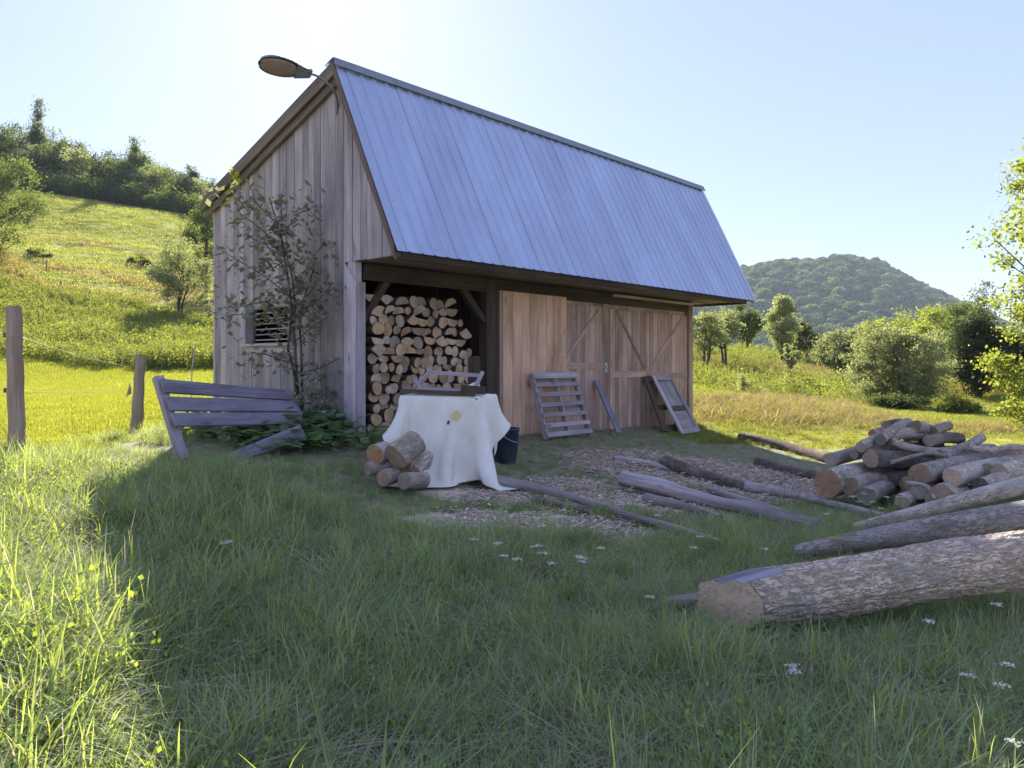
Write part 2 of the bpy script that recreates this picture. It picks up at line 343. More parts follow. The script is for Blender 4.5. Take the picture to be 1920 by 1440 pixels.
# tarp
m, N, L, out = newmat('tarp_fabric'); gc = attr(N, 'gc').outputs['Vector']; f = noise(N, L, gc, 3, 5); f2 = noise(N, L, gc, 9, 4)
col = ramp(N, L, f, [(.3, (.72, .68, .58)), (.6, (.84, .81, .76))])
dv = N.new('ShaderNodeVectorMath'); dv.operation = 'DISTANCE'; L.new(gc, dv.inputs[0]); dv.inputs[1].default_value = (.02, -.33, 0)
st = math_(N, L, 'ADD', dv.outputs['Value'], math_(N, L, 'MULTIPLY', f2, .18))
col = mix(N, L, ramp(N, L, st, [(.13, (.75,) * 3), (.17, (0,) * 3)]), col, (.62, .47, .18))
dv2 = N.new('ShaderNodeVectorMath'); dv2.operation = 'DISTANCE'; L.new(gc, dv2.inputs[0]); dv2.inputs[1].default_value = (-.08, -.34, 0)
col = mix(N, L, ramp(N, L, math_(N, L, 'ADD', dv2.outputs['Value'], math_(N, L, 'MULTIPLY', f2, .03)), [(.030, (1,) * 3), (.036, (0,) * 3)]), col, (.03, .03, .05))
wv = N.new('ShaderNodeTexVoronoi'); wv.inputs['Scale'].default_value = 6; wv.feature = 'DISTANCE_TO_EDGE'; L.new(gc, wv.inputs['Vector'])
hh = math_(N, L, 'ADD', math_(N, L, 'MULTIPLY', f2, .8), ramp(N, L, wv.outputs['Distance'], [(0, (0,) * 3), (.03, (.12,) * 3)]))
p = princ(N, L, out, col, .55, bump(N, L, hh, .35, .02), 0, .4); M['tarp'] = m
# foliage
GR = (.62, .60, .045)
M['grass'] = leafmat('tall_grass_blades', (.21, .32, .155), (.32, .42, .22), (.50, .58, .09), .5, (.46, .40, .28), .14, .3, .03)
M['field'] = leafmat('mown_grass_blades', (.16, .22, .04), (.24, .28, .055), (.48, .49, .05), .45, None, 0, .15)
M['pasture'] = leafmat('pasture_blades', (.20, .25, .05), (.27, .31, .07), (.48, .50, .09), .45, None, 0, .15)
M['meadow'] = leafmat('meadow_grass_blades', (.20, .22, .05), (.34, .29, .11), (.46, .42, .06), .45, (.48, .34, .18), .35, .25)
M['weed'] = leafmat('weed_leaves', (.12, .18, .035), (.20, .25, .06), (.38, .42, .05), .45, (.35, .27, .15), .1, .35)
M['leaf_far'] = leafmat('forest_leaves', (.05, .08, .032), (.09, .12, .045), (.22, .27, .05), .4, None, 0, .3)
M['leaf_olive'] = leafmat('willow_leaves', (.22, .25, .14), (.32, .35, .20), (.46, .50, .16), .5, None, 0, .2)
M['leaf_green'] = leafmat('maple_leaves', (.09, .15, .04), (.17, .23, .06), (.42, .46, .06), .5, None, 0, .2)
M['leaf_bright'] = leafmat('bright_maple_leaves', (.14, .21, .05), (.22, .28, .06), (.42, .47, .06), .55, None, 0, .15)  # brighter yellow-green leaf tone of the right-edge maple
M['leaf_dark'] = leafmat('evergreen_needles', (.022, .036, .014), (.045, .06, .022), (.05, .07, .01), .15, None, 0, .2)
M['leaf_sap'] = leafmat('sapling_leaves', (.28, .27, .23), (.36, .34, .30), (.34, .36, .14), .4, None, 0, .1)
M['leaf_sap_lit'] = leafmat('sunlit_yellow_leaves', (.30, .34, .02), (.42, .46, .03), (.75, .8, .02), .6, None, 0, .1)  # sapling-top leaves with the sun's yellow glow put into their colour
M['leaf_broad'] = leafmat('broad_leaves', (.12, .20, .09), (.18, .26, .12), (.26, .38, .08), .4, None, 0, .2, .03)
M['petal'] = leafmat('white_petals', (.75, .76, .72), (.85, .86, .80), (.7, .7, .6), .3, None, 0, .05)
M['petal_yellow'] = leafmat('yellow_petals', (.60, .45, .03), (.75, .60, .04), (.8, .6, .02), .3, None, 0, .05)
M['petal_pink'] = leafmat('pink_petals', (.45, .15, .30), (.55, .22, .38), (.5, .2, .3), .3, None, 0, .05)
M['chip'] = wood('wood_chips', (.58, .46, .37), (.84, .70, .58), .35, False)
# ground
m, N, L, out = newmat('ground_earth_and_grass'); tc = N.new('ShaderNodeTexCoord').outputs['Object']
f1 = noise(N, L, tc, .35, 6, .6); f2 = noise(N, L, tc, 9, 5, .65); f3 = noise(N, L, mapping(N, L, tc, (.12, .9, .5)), 1, 6, .65); f4 = noise(N, L, tc, 60, 3)
mow = ramp(N, L, f2, [(.25, (.22, .24, .03)), (.75, (.36, .36, .06))])
past = ramp(N, L, f3, [(.30, (.24, .24, .05)), (.42, (.30, .31, .06)), (.7, (.36, .37, .08))])
past = mix(N, L, .5, past, ramp(N, L, f2, [(.3, (.7,) * 3), (.7, (1.25,) * 3)]), 'MULTIPLY')
shade = ramp(N, L, f2, [(.3, (.15, .155, .09)), (.7, (.30, .28, .19))])  # thatch colour of the ground under the uncut grass
dirt = ramp(N, L, f2, [(.25, (.36, .28, .22)), (.5, (.60, .47, .37)), (.75, (.78, .62, .50))])
dirt = mix(N, L, .5, dirt, ramp(N, L, f4, [(.35, (.5,) * 3), (.65, (1.3,) * 3)]), 'MULTIPLY')
dryc = ramp(N, L, f1, [(.35, (.33, .30, .06)), (.65, (.42, .32, .15))])
c = mix(N, L, attr(N, 'mow').outputs['Fac'], shade, mow); c = mix(N, L, attr(N, 'past').outputs['Fac'], c, past)
c = mix(N, L, attr(N, 'dry').outputs['Fac'], c, dryc)
dk = math_(N, L, 'ADD', attr(N, 'dirt').outputs['Fac'], math_(N, L, 'MULTIPLY', math_(N, L, 'SUBTRACT', f2, .5), .9), True)
c = mix(N, L, ramp(N, L, dk, [(.3, (0,) * 3), (.55, (1,) * 3)]), c, dirt)
princ(N, L, out, c, .95, bump(N, L, math_(N, L, 'ADD', f2, math_(N, L, 'MULTIPLY', f4, .3)), .6, .04), spec=.1); M['ground'] = m
m, N, L, out = newmat('forest_floor'); tc = N.new('ShaderNodeTexCoord').outputs['Object']
princ(N, L, out, ramp(N, L, noise(N, L, tc, .05, 5), [(.3, (.03, .045, .02)), (.7, (.07, .09, .04))]), .95); M['forest_floor'] = m

# ------------------------------------------------------------ ground
DIRT = [(P(985, 990, 7.0), 1.2, .55), (P(930, 925, 8.3), .9, .35), (P(1330, 880, 11.2), 2.1, 1.15), (P(1240, 935, 8.6), 1.0, .5), (P(1130, 960, 8.0), .8, .3), (P(1070, 900, 9.4), .5, .4), (P(1480, 905, 9.8), 1.0, .5), (P(700, 1430, 3.0), .3, .12)]
def dirt_w(x, y):
    w = np.zeros_like(x)
    for c_, a, b in DIRT: w = np.maximum(w, 1 - sstep(.6, 1.25, np.sqrt(((x - c_.x) / a) ** 2 + ((y - c_.y) / b) ** 2)))
    return w
def barn_ut(x, y):
    dx = x + 2.0717; dy = y - 10.5; return dx * .668 + dy * .744, -dx * .744 + dy * .668
rr = np.concatenate([[0], np.geomspace(.8, 420, 250), np.geomspace(460, 3000, 16)]); NA = 512
th = np.linspace(0, 2 * np.pi, NA, endpoint=False)
X = (rr[:, None] * np.cos(th)).ravel(); Y = (rr[:, None] * np.sin(th)).ravel(); Z = H(X, Y)
far_r = np.hypot(X, Y)
i, j = np.meshgrid(np.arange(len(rr) - 1), np.arange(NA), indexing='ij'); j2 = (j + 1) % NA
F = np.stack([i * NA + j, (i + 1) * NA + j, (i + 1) * NA + j2, i * NA + j2], -1).reshape(-1, 4)
me = mesh_np('ground', np.stack([X, Y, Z], 1), F, M['ground'], smooth=True)
bu, bt = barn_ut(X, Y)
bnd = -5.6 - (Y - 9) * .06 + np.where(Y < 10, (10 - Y) * .35, 0)
mow = sstep(.6, -.6, X - bnd) * sstep(8.3, 9.3, Y + .3 * np.sin(X)) 
mow = np.maximum(mow, sstep(18, 24, Y) * (X < 6)); 
right = sstep(3.0, 5.5, X) * sstep(14.2, 16.0, Y)
past = sstep(42, 50, far_r) * (Y > 0)
dry = right * (.45 + .5 * sstep(.4, .6, fbm(np.stack([X * .15, Y * .3, 0 * X], 1), 3)))
dry = np.where(far_r > 95, 0, dry)
inside = ((bu > 0) & (bu < 8.8) & (bt > .1) & (bt < 3.9))
dr = np.maximum(dirt_w(X, Y), inside * .8)
for nm, a in (('mow', np.maximum(mow, right)), ('past', past), ('dry', dry), ('dirt', dr)):
    at = me.attributes.new(nm, 'FLOAT', 'POINT'); at.data.foreach_set('value', np.clip(a, 0, 1).astype(np.float32))
go = link('ground', me); tag(go, kind='structure')

# ------------------------------------------------------------ scattering (stuff)
def scatter(name, pts, rot, scl, idx, srcs, label, cat):
    me = bpy.data.meshes.new(name); n_ = len(pts); me.vertices.add(n_); me.vertices.foreach_set('co', pts.astype(np.float32).ravel())
    a = me.attributes.new('rot', 'FLOAT_VECTOR', 'POINT'); a.data.foreach_set('vector', rot.astype(np.float32).ravel())
    a = me.attributes.new('scl', 'FLOAT_VECTOR', 'POINT'); a.data.foreach_set('vector', scl.astype(np.float32).ravel())
    a = me.attributes.new('idx', 'INT', 'POINT'); a.data.foreach_set('value', idx.astype(np.int32))
    o = link(name, me); tag(o, label, cat, kind='stuff')
    col = bpy.data.collections.new(name + '_kinds')
    for k, s in enumerate(srcs):
        q = bpy.data.objects.new('%s_kind_%02d' % (name, k), s); col.objects.link(q)
    g = bpy.data.node_groups.new(name + '_nodes', 'GeometryNodeTree')
    g.interface.new_socket('Geometry', in_out='INPUT', socket_type='NodeSocketGeometry'); g.interface.new_socket('Geometry', in_out='OUTPUT', socket_type='NodeSocketGeometry')
    N = g.nodes; L = g.links; gi = N.new('NodeGroupInput'); gout = N.new('NodeGroupOutput'); ip = N.new('GeometryNodeInstanceOnPoints')
    ci = N.new('GeometryNodeCollectionInfo'); ci.inputs['Collection'].default_value = col; ci.inputs['Separate Children'].default_value = True; ci.inputs['Reset Children'].default_value = True
    def na(nm, t): q = N.new('GeometryNodeInputNamedAttribute'); q.data_type = t; q.inputs[0].default_value = nm; return q.outputs[0]
    ip.inputs['Pick Instance'].default_value = True
    L.new(gi.outputs[0], ip.inputs['Points']); L.new(ci.outputs[0], ip.inputs['Instance']); L.new(na('idx', 'INT'), ip.inputs['Instance Index'])
    er = N.new('FunctionNodeEulerToRotation'); L.new(na('rot', 'FLOAT_VECTOR'), er.inputs[0]); L.new(er.outputs[0], ip.inputs['Rotation'])
    L.new(na('scl', 'FLOAT_VECTOR'), ip.inputs['Scale']); L.new(ip.outputs[0], gout.inputs[0])
    md = o.modifiers.new('scatter', 'NODES'); md.node_group = g; return o
def blades(name, nb, rad, h0, h1_, w, mat, lean=.5, seg=4, seed=0, droop=.6):
    g = np.random.default_rng(seed); r = rad * np.sqrt(g.random(nb)); a = g.random(nb) * 6.283
    bx, by = r * np.cos(a), r * np.sin(a); hh = h0 + (h1_ - h0) * g.random(nb) ** 1.3; da = g.random(nb) * 6.283; ln = lean * (.2 + g.random(nb)); dp = droop * g.random(nb)
    ww = w * (.6 + .8 * g.random(nb)); rn = g.random(nb); fa = da + 1.57 + (g.random(nb) - .5) * 1.2
    V = []; 
    for k in range(seg + 1):
        t = k / seg; off = ln * hh * t * (t * .8 + .2) ; z = hh * (t - dp * t ** 3 * .55)
        cxp = bx + np.cos(da) * off; cyp = by + np.sin(da) * off; wd = ww * (1 - t ** 2.2) * .5 + .0003
        V.append(np.stack([cxp - np.cos(fa) * wd, cyp - np.sin(fa) * wd, z], 1)); V.append(np.stack([cxp + np.cos(fa) * wd, cyp + np.sin(fa) * wd, z], 1))
    V = np.stack(V, 1); k2 = 2 * (seg + 1); base = np.arange(nb)[:, None, None] * k2
    q = np.array([[2 * s, 2 * s + 1, 2 * s + 3, 2 * s + 2] for s in range(seg)])[None]
    return mesh_np(name, V.reshape(-1, 3), (base + q).reshape(-1, 4), mat, r=np.repeat(rn, k2))
def leaves(cen, size, g, aspect=.6, up=.0, fold=True):   # leaf faces round given centres
    n_ = len(cen); a = g.normal(size=(n_, 3)); a[:, 2] -= up; a /= np.linalg.norm(a, axis=1)[:, None]
    b = g.normal(size=(n_, 3)); b -= a * (a * b).sum(1)[:, None]; b /= np.linalg.norm(b, axis=1)[:, None]
    s = (size * (.6 + .8 * g.random(n_)))[:, None]; c_ = np.cross(a, b)
    V = np.stack([cen - a * s * .5, cen + b * s * aspect * .5 + c_ * s * .08, cen + a * s * .5, cen - b * s * aspect * .5 + c_ * s * .08], 1).reshape(-1, 3)
    F_ = (np.arange(n_)[:, None] * 4 + np.array([[0, 1, 2, 3]])); return V, F_
def jit(pts): 
    n_ = len(pts); return np.stack([(RG.random(n_) - .5) * .25, (RG.random(n_) - .5) * .25, RG.random(n_) * 6.283], 1)
def frame_pts(nn, d0, d1, x0=-1.05, x1=1.05, pw=1.0):   # random ground points within the view wedge (area uniform for pw=1)
    d = np.sqrt(d0 ** 2 + (d1 ** 2 - d0 ** 2) * RG.random(nn) ** pw); x = (x0 + (x1 - x0) * RG.random(nn)) * d * .66
    return x, d
inb = lambda x, y, m=0: (lambda u, t: (u > -m) & (u < 8.84 + m) & (t > -.02 - m) & (t < 3.9 + m))(*barn_ut(x, y))
tall = [blades('grass_clump', 52, .18, .12, .38, .0068, M['grass'], 1.0, 5, 20 + k, 1.2) for k in range(7)] + \
       [blades('grass_clump', 16, .10, .30, .56, .009, M['grass'], .6, 5, 40 + k, .8) for k in range(3)]
def leafy(seed, nn, hz, ls, mat, sp=.16):
    g = np.random.default_rng(seed); c_ = np.stack([g.normal(size=nn) * sp, g.normal(size=nn) * sp, .04 + hz * g.random(nn) ** .8], 1); V, F_ = leaves(c_, ls, g, .75, 0); return mesh_np('leafy_clump', V, F_, mat, r=np.repeat(g.random(nn), 4))
M['clover'] = leafmat('clover_leaves', (.13, .22, .10), (.20, .30, .14), (.44, .54, .05), .45, None, 0, .25)
M['straw'] = leafmat('dry_thatch', (.40, .36, .28), (.55, .50, .40), (.5, .42, .25), .35, None, 0, .3)
# near tall grass
xs, ys = [], []
for nn, a, b in ((2600, 1.5, 4.5), (4600, 4.5, 9.0), (6500, 9.0, 17.5)):
    x, y = frame_pts(nn, a, b, -1.12, 1.12); xs.append(x); ys.append(y)
x = np.concatenate(xs); y = np.concatenate(ys)
fieldside = (x < -5.6 - (y - 9) * .06 + np.where(y < 10, (10 - y) * .35, 0)) & (y > 8.8)
k = ~inb(x, y, .05) & ~fieldside & (RG.random(len(x)) > dirt_w(x, y) * .80) & ~((x > 4) & (y > 14.8))
x, y = x[k], y[k]; z = H(x, y); n_ = len(x)
big = fbm(np.stack([x * .8, y * .8, 0 * x], 1), 3); near_wall = sstep(10.5, 13, y)
s = (.38 + .92 * big) * (1 + .14 * (y < 4.2)) * (1 - .38 * near_wall) * (1 - .62 * dirt_w(x, y)); s *= np.where(x < -1.6, 1.12, .86 - .22 * sstep(.6, 2.0, x) * sstep(6.5, 4.0, y))
s *= np.where(y > 6, 1 - .42 * sstep(6, 9, y), 1) * np.where(y < 2.1, .75, 1)
s *= 1 - .5 * (np.hypot((x + 2.9) / 1.2, (y - 9.4) / 1.1) < 1) - .3 * (np.hypot((x + 1.2) / 1.3, (y - 7.9) / .7) < 1)
idx = np.where(RG.random(n_) < .10, RG.integers(7, 10, n_), RG.integers(0, 7, n_))
bx_ = RG.uniform(-1.0, .5, 26); by_ = RG.uniform(1.6, 2.3, 26); x = np.concatenate([x, bx_]); y = np.concatenate([y, by_]); z = np.concatenate([z, H(bx_, by_)]); n_ = len(x)
s = np.concatenate([s, .8 + .5 * RG.random(26)]); idx = np.concatenate([idx, np.full(26, 10)]); tall.append(blades('broad_blades', 3, .05, .42, .66, .011, M['clover'], .7, 6, 55, .4))
tall += [leafy(180, 90, .18, .017, M['clover']), leafy(181, 60, .26, .022, M['clover']), blades('thatch', 34, .2, .12, .34, .006, M['straw'], 2.2, 4, 182, 1.5), blades('thatch', 30, .2, .10, .3, .006, M['straw'], 2.6, 4, 183, 1.5)]
rk = RG.random(n_); idx = np.where((rk < .09) & (idx != 10), 11 + (rk * 1000).astype(int) % 2, idx); idx = np.where((rk > .84) & (idx != 10), 13 + (rk * 1000).astype(int) % 2, idx)
scatter('tall_grass', np.stack([x, y, z - .01], 1), jit(x), np.stack([s * 1.05, s * 1.05, s * (.8 + .5 * RG.random(n_))], 1), idx, tall, 'uncut green grass around the barn and logs', 'grass')
# mown field
sh = [blades('lawn_patch', 170, .40, .03, .085, .009, M['field'], .5, 2, 60 + k, .4) for k in range(4)]
x, y = frame_pts(15000, 8.2, 42, -1.1, -.05, 1.25)
k = ((x < -5.4 - (y - 9) * .06 + np.where(y < 10, (10 - y) * .35, 0)) | (y > 18)) & ~inb(x, y, .3) & (x < 2); x, y = x[k], y[k]; n_ = len(x); s = .8 + .6 * RG.random(n_)
s *= 1 + sstep(20, 40, y) * .5
scatter('mown_grass', np.stack([x, y, H(x, y)], 1), jit(x) * np.array([.2, .2, 1]), np.stack([s, s, s], 1), RG.integers(0, 4, n_), sh, 'bright mown lawn grass beyond the two near posts', 'grass')
# meadow on the right
md_ = [blades('meadow_clump', 42, .34, .15, .62, .011, M['meadow'], .9, 3, 80 + k, .8) for k in range(5)] + [blades('meadow_clump', 50, .25, .15, .35, .012, M['field'], .6, 3, 90 + k, .5) for k in range(3)]
x, y = frame_pts(13000, 14.5, 62, .25, 1.1, 1.35); k = (x > 3.0) & (y - .0 > 14.6 + .3 * (x - 4)) & ~inb(x, y, .2); x, y = x[k], y[k]; n_ = len(x)
pat = fbm(np.stack([x * .22, y * .16, 0 * x], 1), 3); s = (.55 + .9 * pat) * (1 + .5 * sstep(25, 55, y))
nearb = 1 - sstep(15.5, 18.5, y - .15 * x); idx = np.where((pat < .42) | (RG.random(n_) < nearb), RG.integers(5, 8, n_), RG.integers(0, 5, n_))
s = s * (1 - .45 * nearb)
scatter('meadow_grass', np.stack([x, y, H(x, y) - .02], 1), jit(x), np.stack([s * 1.25, s * 1.25, s * .52], 1), idx, md_, 'sunlit dry meadow grass on the right of the barn', 'grass')
# weeds: leafy stalks
def weed_mesh(seed, h=1.0, ns=9, mat=None, ls=.075):
    g = np.random.default_rng(seed); cen = []; st = MB(); 
    for q in range(ns):
        bx, by = g.normal(size=2) * .2; hx = h * (.6 + .5 * g.random()); lx, ly = g.normal(size=2) * .12
        for k in range(int(hx * 26)):
            t = .1 + .9 * g.random(); r_ = .09 * (1.2 - t); a = g.random() * 6.283; cen.append((bx + lx * t + math.cos(a) * r_, by + ly * t + math.sin(a) * r_, hx * t))
    V, F_ = leaves(np.array(cen), ls, g, .45, -.3); return mesh_np('weed_clump', V, F_, mat or M['weed'], r=np.repeat(g.random(len(F_)), 4))
wd = [weed_mesh(100 + k) for k in range(6)]
x, y = frame_pts(6500, 37, 64, -1.1, -.25); g_ = (HY - (H(x, y) - EYE) / y * FPX)
pyg = HY - (H(x, y) - EYE) * FPX / y; pxg = HX + x / y * FPX
lim = 560 + (pxg - 100) * .16
k = (y > 38 + 2.2 * vnoise(np.stack([x * .2, x * 0, x * 0], 1)) - (pxg - 100) * .012) & (pyg > lim + 22 * (vnoise(np.stack([x * .3, y * .3, 0 * x], 1)) - .5)); x, y = x[k], y[k]; n_ = len(x)
s = .5 + .8 * fbm(np.stack([x * .25, y * .25, 0 * x], 1), 3) + .3 * RG.random(n_)
scatter('tall_weeds', np.stack([x, y, H(x, y) - .03], 1), jit(x), np.stack([s * 1.3, s * 1.3, s * 1.0], 1), RG.integers(0, 6, n_), wd, 'band of tall sunlit weeds at the foot of the hill pasture', 'weeds')
# brownish scrub on the left of the slope and weeds on the right
x, y = frame_pts(2600, 58, 96, -1.1, -.62); pxg = HX + x / y * FPX; pyg = HY - (H(x, y) - EYE) * FPX / y
k = (pyg > 470 + pxg * .9) & (pyg < 585); x, y = x[k], y[k]; n_ = len(x); s = .7 + .8 * RG.random(n_)
wd2 = [weed_mesh(120 + k, .8, 8, M['meadow'], .09) for k in range(3)]
scatter('dry_scrub', np.stack([x, y, H(x, y) - .03], 1), jit(x), np.stack([s * 1.3, s * 1.3, s], 1), RG.integers(0, 3, n_), wd2, 'brownish scrub along the far fence on the left slope', 'weeds')
x, y = frame_pts(2600, 27, 60, .3, 1.1); pxg = HX + x / y * FPX; 
pt = fbm(np.stack([x * .13, y * .2, 0 * x + 3], 1), 3); k = (x > 7) & (pt > .45) & (y > 28); x, y = x[k], y[k]; n_ = len(x); s = .45 + .6 * RG.random(n_)
scatter('meadow_weeds', np.stack([x, y, H(x, y) - .03], 1), jit(x), np.stack([s * 1.3, s * 1.3, s], 1), RG.integers(0, 6, n_), wd, 'green weeds growing in patches through the right meadow', 'weeds')
# pasture tufts on the hill
tf = [blades('pasture_tuft', 60, .5, .05, .13, .03, M['pasture'], .6, 2, 140 + k, .4) for k in range(3)] + [blades('pasture_tuft', 50, .5, .08, .22, .03, M['meadow'], .6, 2, 150 + k, .4) for k in range(2)]
x, y = frame_pts(15000, 52, 135, -1.1, -.2); k = H(x, y) > 3; x, y = x[k], y[k]; n_ = len(x); s = .7 + .8 * RG.random(n_)
pt = fbm(np.stack([x * .06, y * .35, 0 * x], 1), 3)
scatter('pasture_grass', np.stack([x, y, H(x, y) - .02], 1), jit(x) * np.array([.3, .3, 1]), np.stack([s * 1.6, s * 1.6, s * 1.1], 1), np.where(pt > .5, RG.integers(3, 5, n_), RG.integers(0, 3, n_)), tf, 'short sunlit pasture grass covering the hillside', 'grass')
# wood chips
ch = []
for k in range(4):
    mb = MB()
    for q in range(26):
        a = RG.normal(size=3) * (.1, .1, .004); d = Vector((*RG.normal(size=2), .15 * RG.normal())).normalized(); l = .008 + .028 * RG.random()
        mb.bar(Vector(a) - d * l, Vector(a) + d * l, .006 + .014 * RG.random(), .003)
    ob = mb.build('chip', M['chip']); ch.append(ob.data); bpy.data.objects.remove(ob)
x, y = frame_pts(9000, 5.8, 13, -.1, 1.0); k = (RG.random(len(x)) < dirt_w(x, y)) & ~inb(x, y, .1); x, y = x[k], y[k]; n_ = len(x); s = .6 + .9 * RG.random(n_)
scatter('wood_chips', np.stack([x, y, H(x, y) + .012], 1), jit(x), np.stack([s, s, s], 1), RG.integers(0, 4, n_), ch, 'sawdust, bark and wood chips on the bare ground', 'wood chips')
# broad-leaved ground cover by the gable
bl = []
for k in range(4):
    g = np.random.default_rng(170 + k); cen = []; V = []; Fq = []; rn = []
    for q in range(16):
        c_ = np.array([*g.normal(size=2) * .2, .08 + .22 * g.random()]); r_ = .035 + .05 * g.random(); a0 = g.random() * 6.283; nx, ny = g.normal(size=2) * .35
        b0 = len(V); V.append(tuple(c_)); 
        for e in range(9):
            a = a0 + e * 6.283 / 9; rr_ = r_ * (.75 + .3 * math.cos(a - a0)); px_, py_ = math.cos(a) * rr_, math.sin(a) * rr_; V.append((c_[0] + px_, c_[1] + py_, c_[2] + px_ * nx + py_ * ny - r_ * .15))
        for e in range(9): Fq.append((b0, b0 + 1 + e, b0 + 1 + (e + 1) % 9))
        rn += [g.random()] * 10
    bl.append(mesh_np('broad_leaf_clump', np.array(V), Fq, M['leaf_broad'], r=np.array(rn)))
x = RG.uniform(-4.2, -1.4, 430); y = RG.uniform(8.6, 12.3, 430); u_, t_ = barn_ut(x, y); k = (u_ < -.15) & (u_ > -1.5) & (t_ > -.6) & (t_ < 3.3) & (RG.random(430) < .85); x, y = x[k], y[k]; n_ = len(x); s = .8 + .7 * RG.random(n_)
scatter('burdock_patch', np.stack([x, y, H(x, y)], 1), jit(x), np.stack([s, s, s * .62], 1), RG.integers(0, 4, n_), bl, 'broad-leaved green ground cover under the bench and gable wall', 'weeds')
# ------------------------------------------------------------ barn
URG, UL, TR, ZR, TE, ZE, TB, ZB = 10.08, -.15, .33, 5.735, -1.009, 3.03, 4.10, 4.35
WLEN, WDEP = 8.84, 3.9
barn = thing('barn', 'weathered board barn with steep ribbed metal roof and an open firewood bay', 'barn', BW(4.4, 1.9, h1(*BW(4.4, 1.9, 0)[:2])))
fz = lambda u, t: h1(*BW(u, t, 0)[:2]) - .12
def roof_z(t): return ZR - (t - TR) * (ZR - ZB) / (TB - TR) if t > TR else ZR - (TR - t) * (ZR - ZE) / (TR - TE)
UP = Vector((0, 0, 1)); UD = Vector((.668, .744, 0)); TD = Vector((-.744, .668, 0))
def vboards(mb, u0, u1, t, zb, zt, wd=.19, th=.025, out=-1, gap=.009, mi=0, jz=.0, jt=.004):   # boards on a plane t = const
    u = u0; k = 0
    while u < u1 - .02:
        w = min(wd * random.uniform(.8, 1.2), u1 - u); a, b = u + gap / 2, u + w - gap / 2; tt = t + random.uniform(-jt, jt)
        z0 = zb(.5 * (a + b), t) if callable(zb) else zb; z1 = (zt(.5 * (a + b)) if callable(zt) else zt) + random.uniform(-jz, 0)
        mb.board4([BW(a, tt, z0), BW(b, tt, z0), BW(b, tt, z1), BW(a, tt, z1)], th, mi); u += w
def gboards(mb, t0, t1, u, zb, top, wd=.19, th=.025, jz=.02):                             # boards on a plane u = const
    t = t0
    while t < t1 - .01:
        w = min(wd * random.uniform(.8, 1.2), t1 - t); a, b = t + .004, t + w - .004; uu = u + random.uniform(-.005, .005)
        za = zb(a) if callable(zb) else zb; zc = zb(b) if callable(zb) else zb
        mb.board4([BW(uu, a, za), BW(uu, a, top(a)), BW(uu, b, top(b)), BW(uu, b, zc)], -th if False else th); t += w
# gable siding with a window opening
WT0, WT1, WZ0, WZ1 = 1.50, 2.72, 1.95, 2.47
topf = lambda t: roof_z(t) - .07
mb = MB()
gboards(mb, -.93, .28, 0, lambda t: 3.0 + random.uniform(0, .012), topf, .17)
gboards(mb, .28, WT0, 0, lambda t: fz(0, t), topf, .17)
gboards(mb, WT0, WT1, 0, lambda t: fz(0, t), lambda t: WZ0, .17)
gboards(mb, WT0, WT1, 0, lambda t: WZ1, topf, .17)
gboards(mb, WT1, WDEP, 0, lambda t: fz(0, t), topf, .17)
wpart(mb, 'gable_siding', M['siding'], barn)
mb = MB(); gboards(mb, -.93, WDEP, WLEN - .03, lambda t: fz(8.8, max(t, 0)) if t > .02 else 3.0, topf, .2)
wpart(mb, 'end_wall', M['siding'], barn)
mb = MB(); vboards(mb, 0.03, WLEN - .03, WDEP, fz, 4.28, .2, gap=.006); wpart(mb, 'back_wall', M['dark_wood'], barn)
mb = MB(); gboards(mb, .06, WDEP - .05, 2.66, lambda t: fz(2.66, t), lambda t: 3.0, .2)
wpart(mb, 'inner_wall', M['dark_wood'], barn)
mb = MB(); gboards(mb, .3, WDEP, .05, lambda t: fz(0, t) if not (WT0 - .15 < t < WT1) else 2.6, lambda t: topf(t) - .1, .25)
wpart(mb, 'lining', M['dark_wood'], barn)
# window
win = MB(); 
for tt in (WT0 - .02, WT1 + .02): win.bar(BW(-.03, tt, WZ0 - .01), BW(-.03, tt, WZ1 + .03), .16, .07, TD)
win.bar(BW(-.03, WT0 - .06, WZ1 + .05), BW(-.03, WT1 + .06, WZ1 + .05), .05, .07, UP)
wo = wpart(win, 'window', M['siding'], barn)
s_ = MB(); s_.bar(BW(-.06, WT0 - .1, WZ0 - .03), BW(-.06, WT1 + .14, WZ0 - .03), .13, .035, UP); s_.bar(BW(-.04, WT0 - .08, WZ0 - .10), BW(-.04, WT1 + .12, WZ0 - .10), .025, .10, UP)
q = wpart(s_, 'sill', M['post'], wo)
s_ = MB()
for k in range(6): z = WZ0 + .05 + k * .082; s_.bar(BW(.03, WT0, z + .004 * (k % 2)), BW(.03, WT1 - .12, z), .05, .014, UP)
wpart(s_, 'slats', M['post'], wo)
s_ = MB(); s_.bar(BW(.09, WT0 + .1, WZ0), BW(.09, WT0 + .75, WZ1), .03, .08, UP); wpart(s_, 'brace', M['post'], wo)
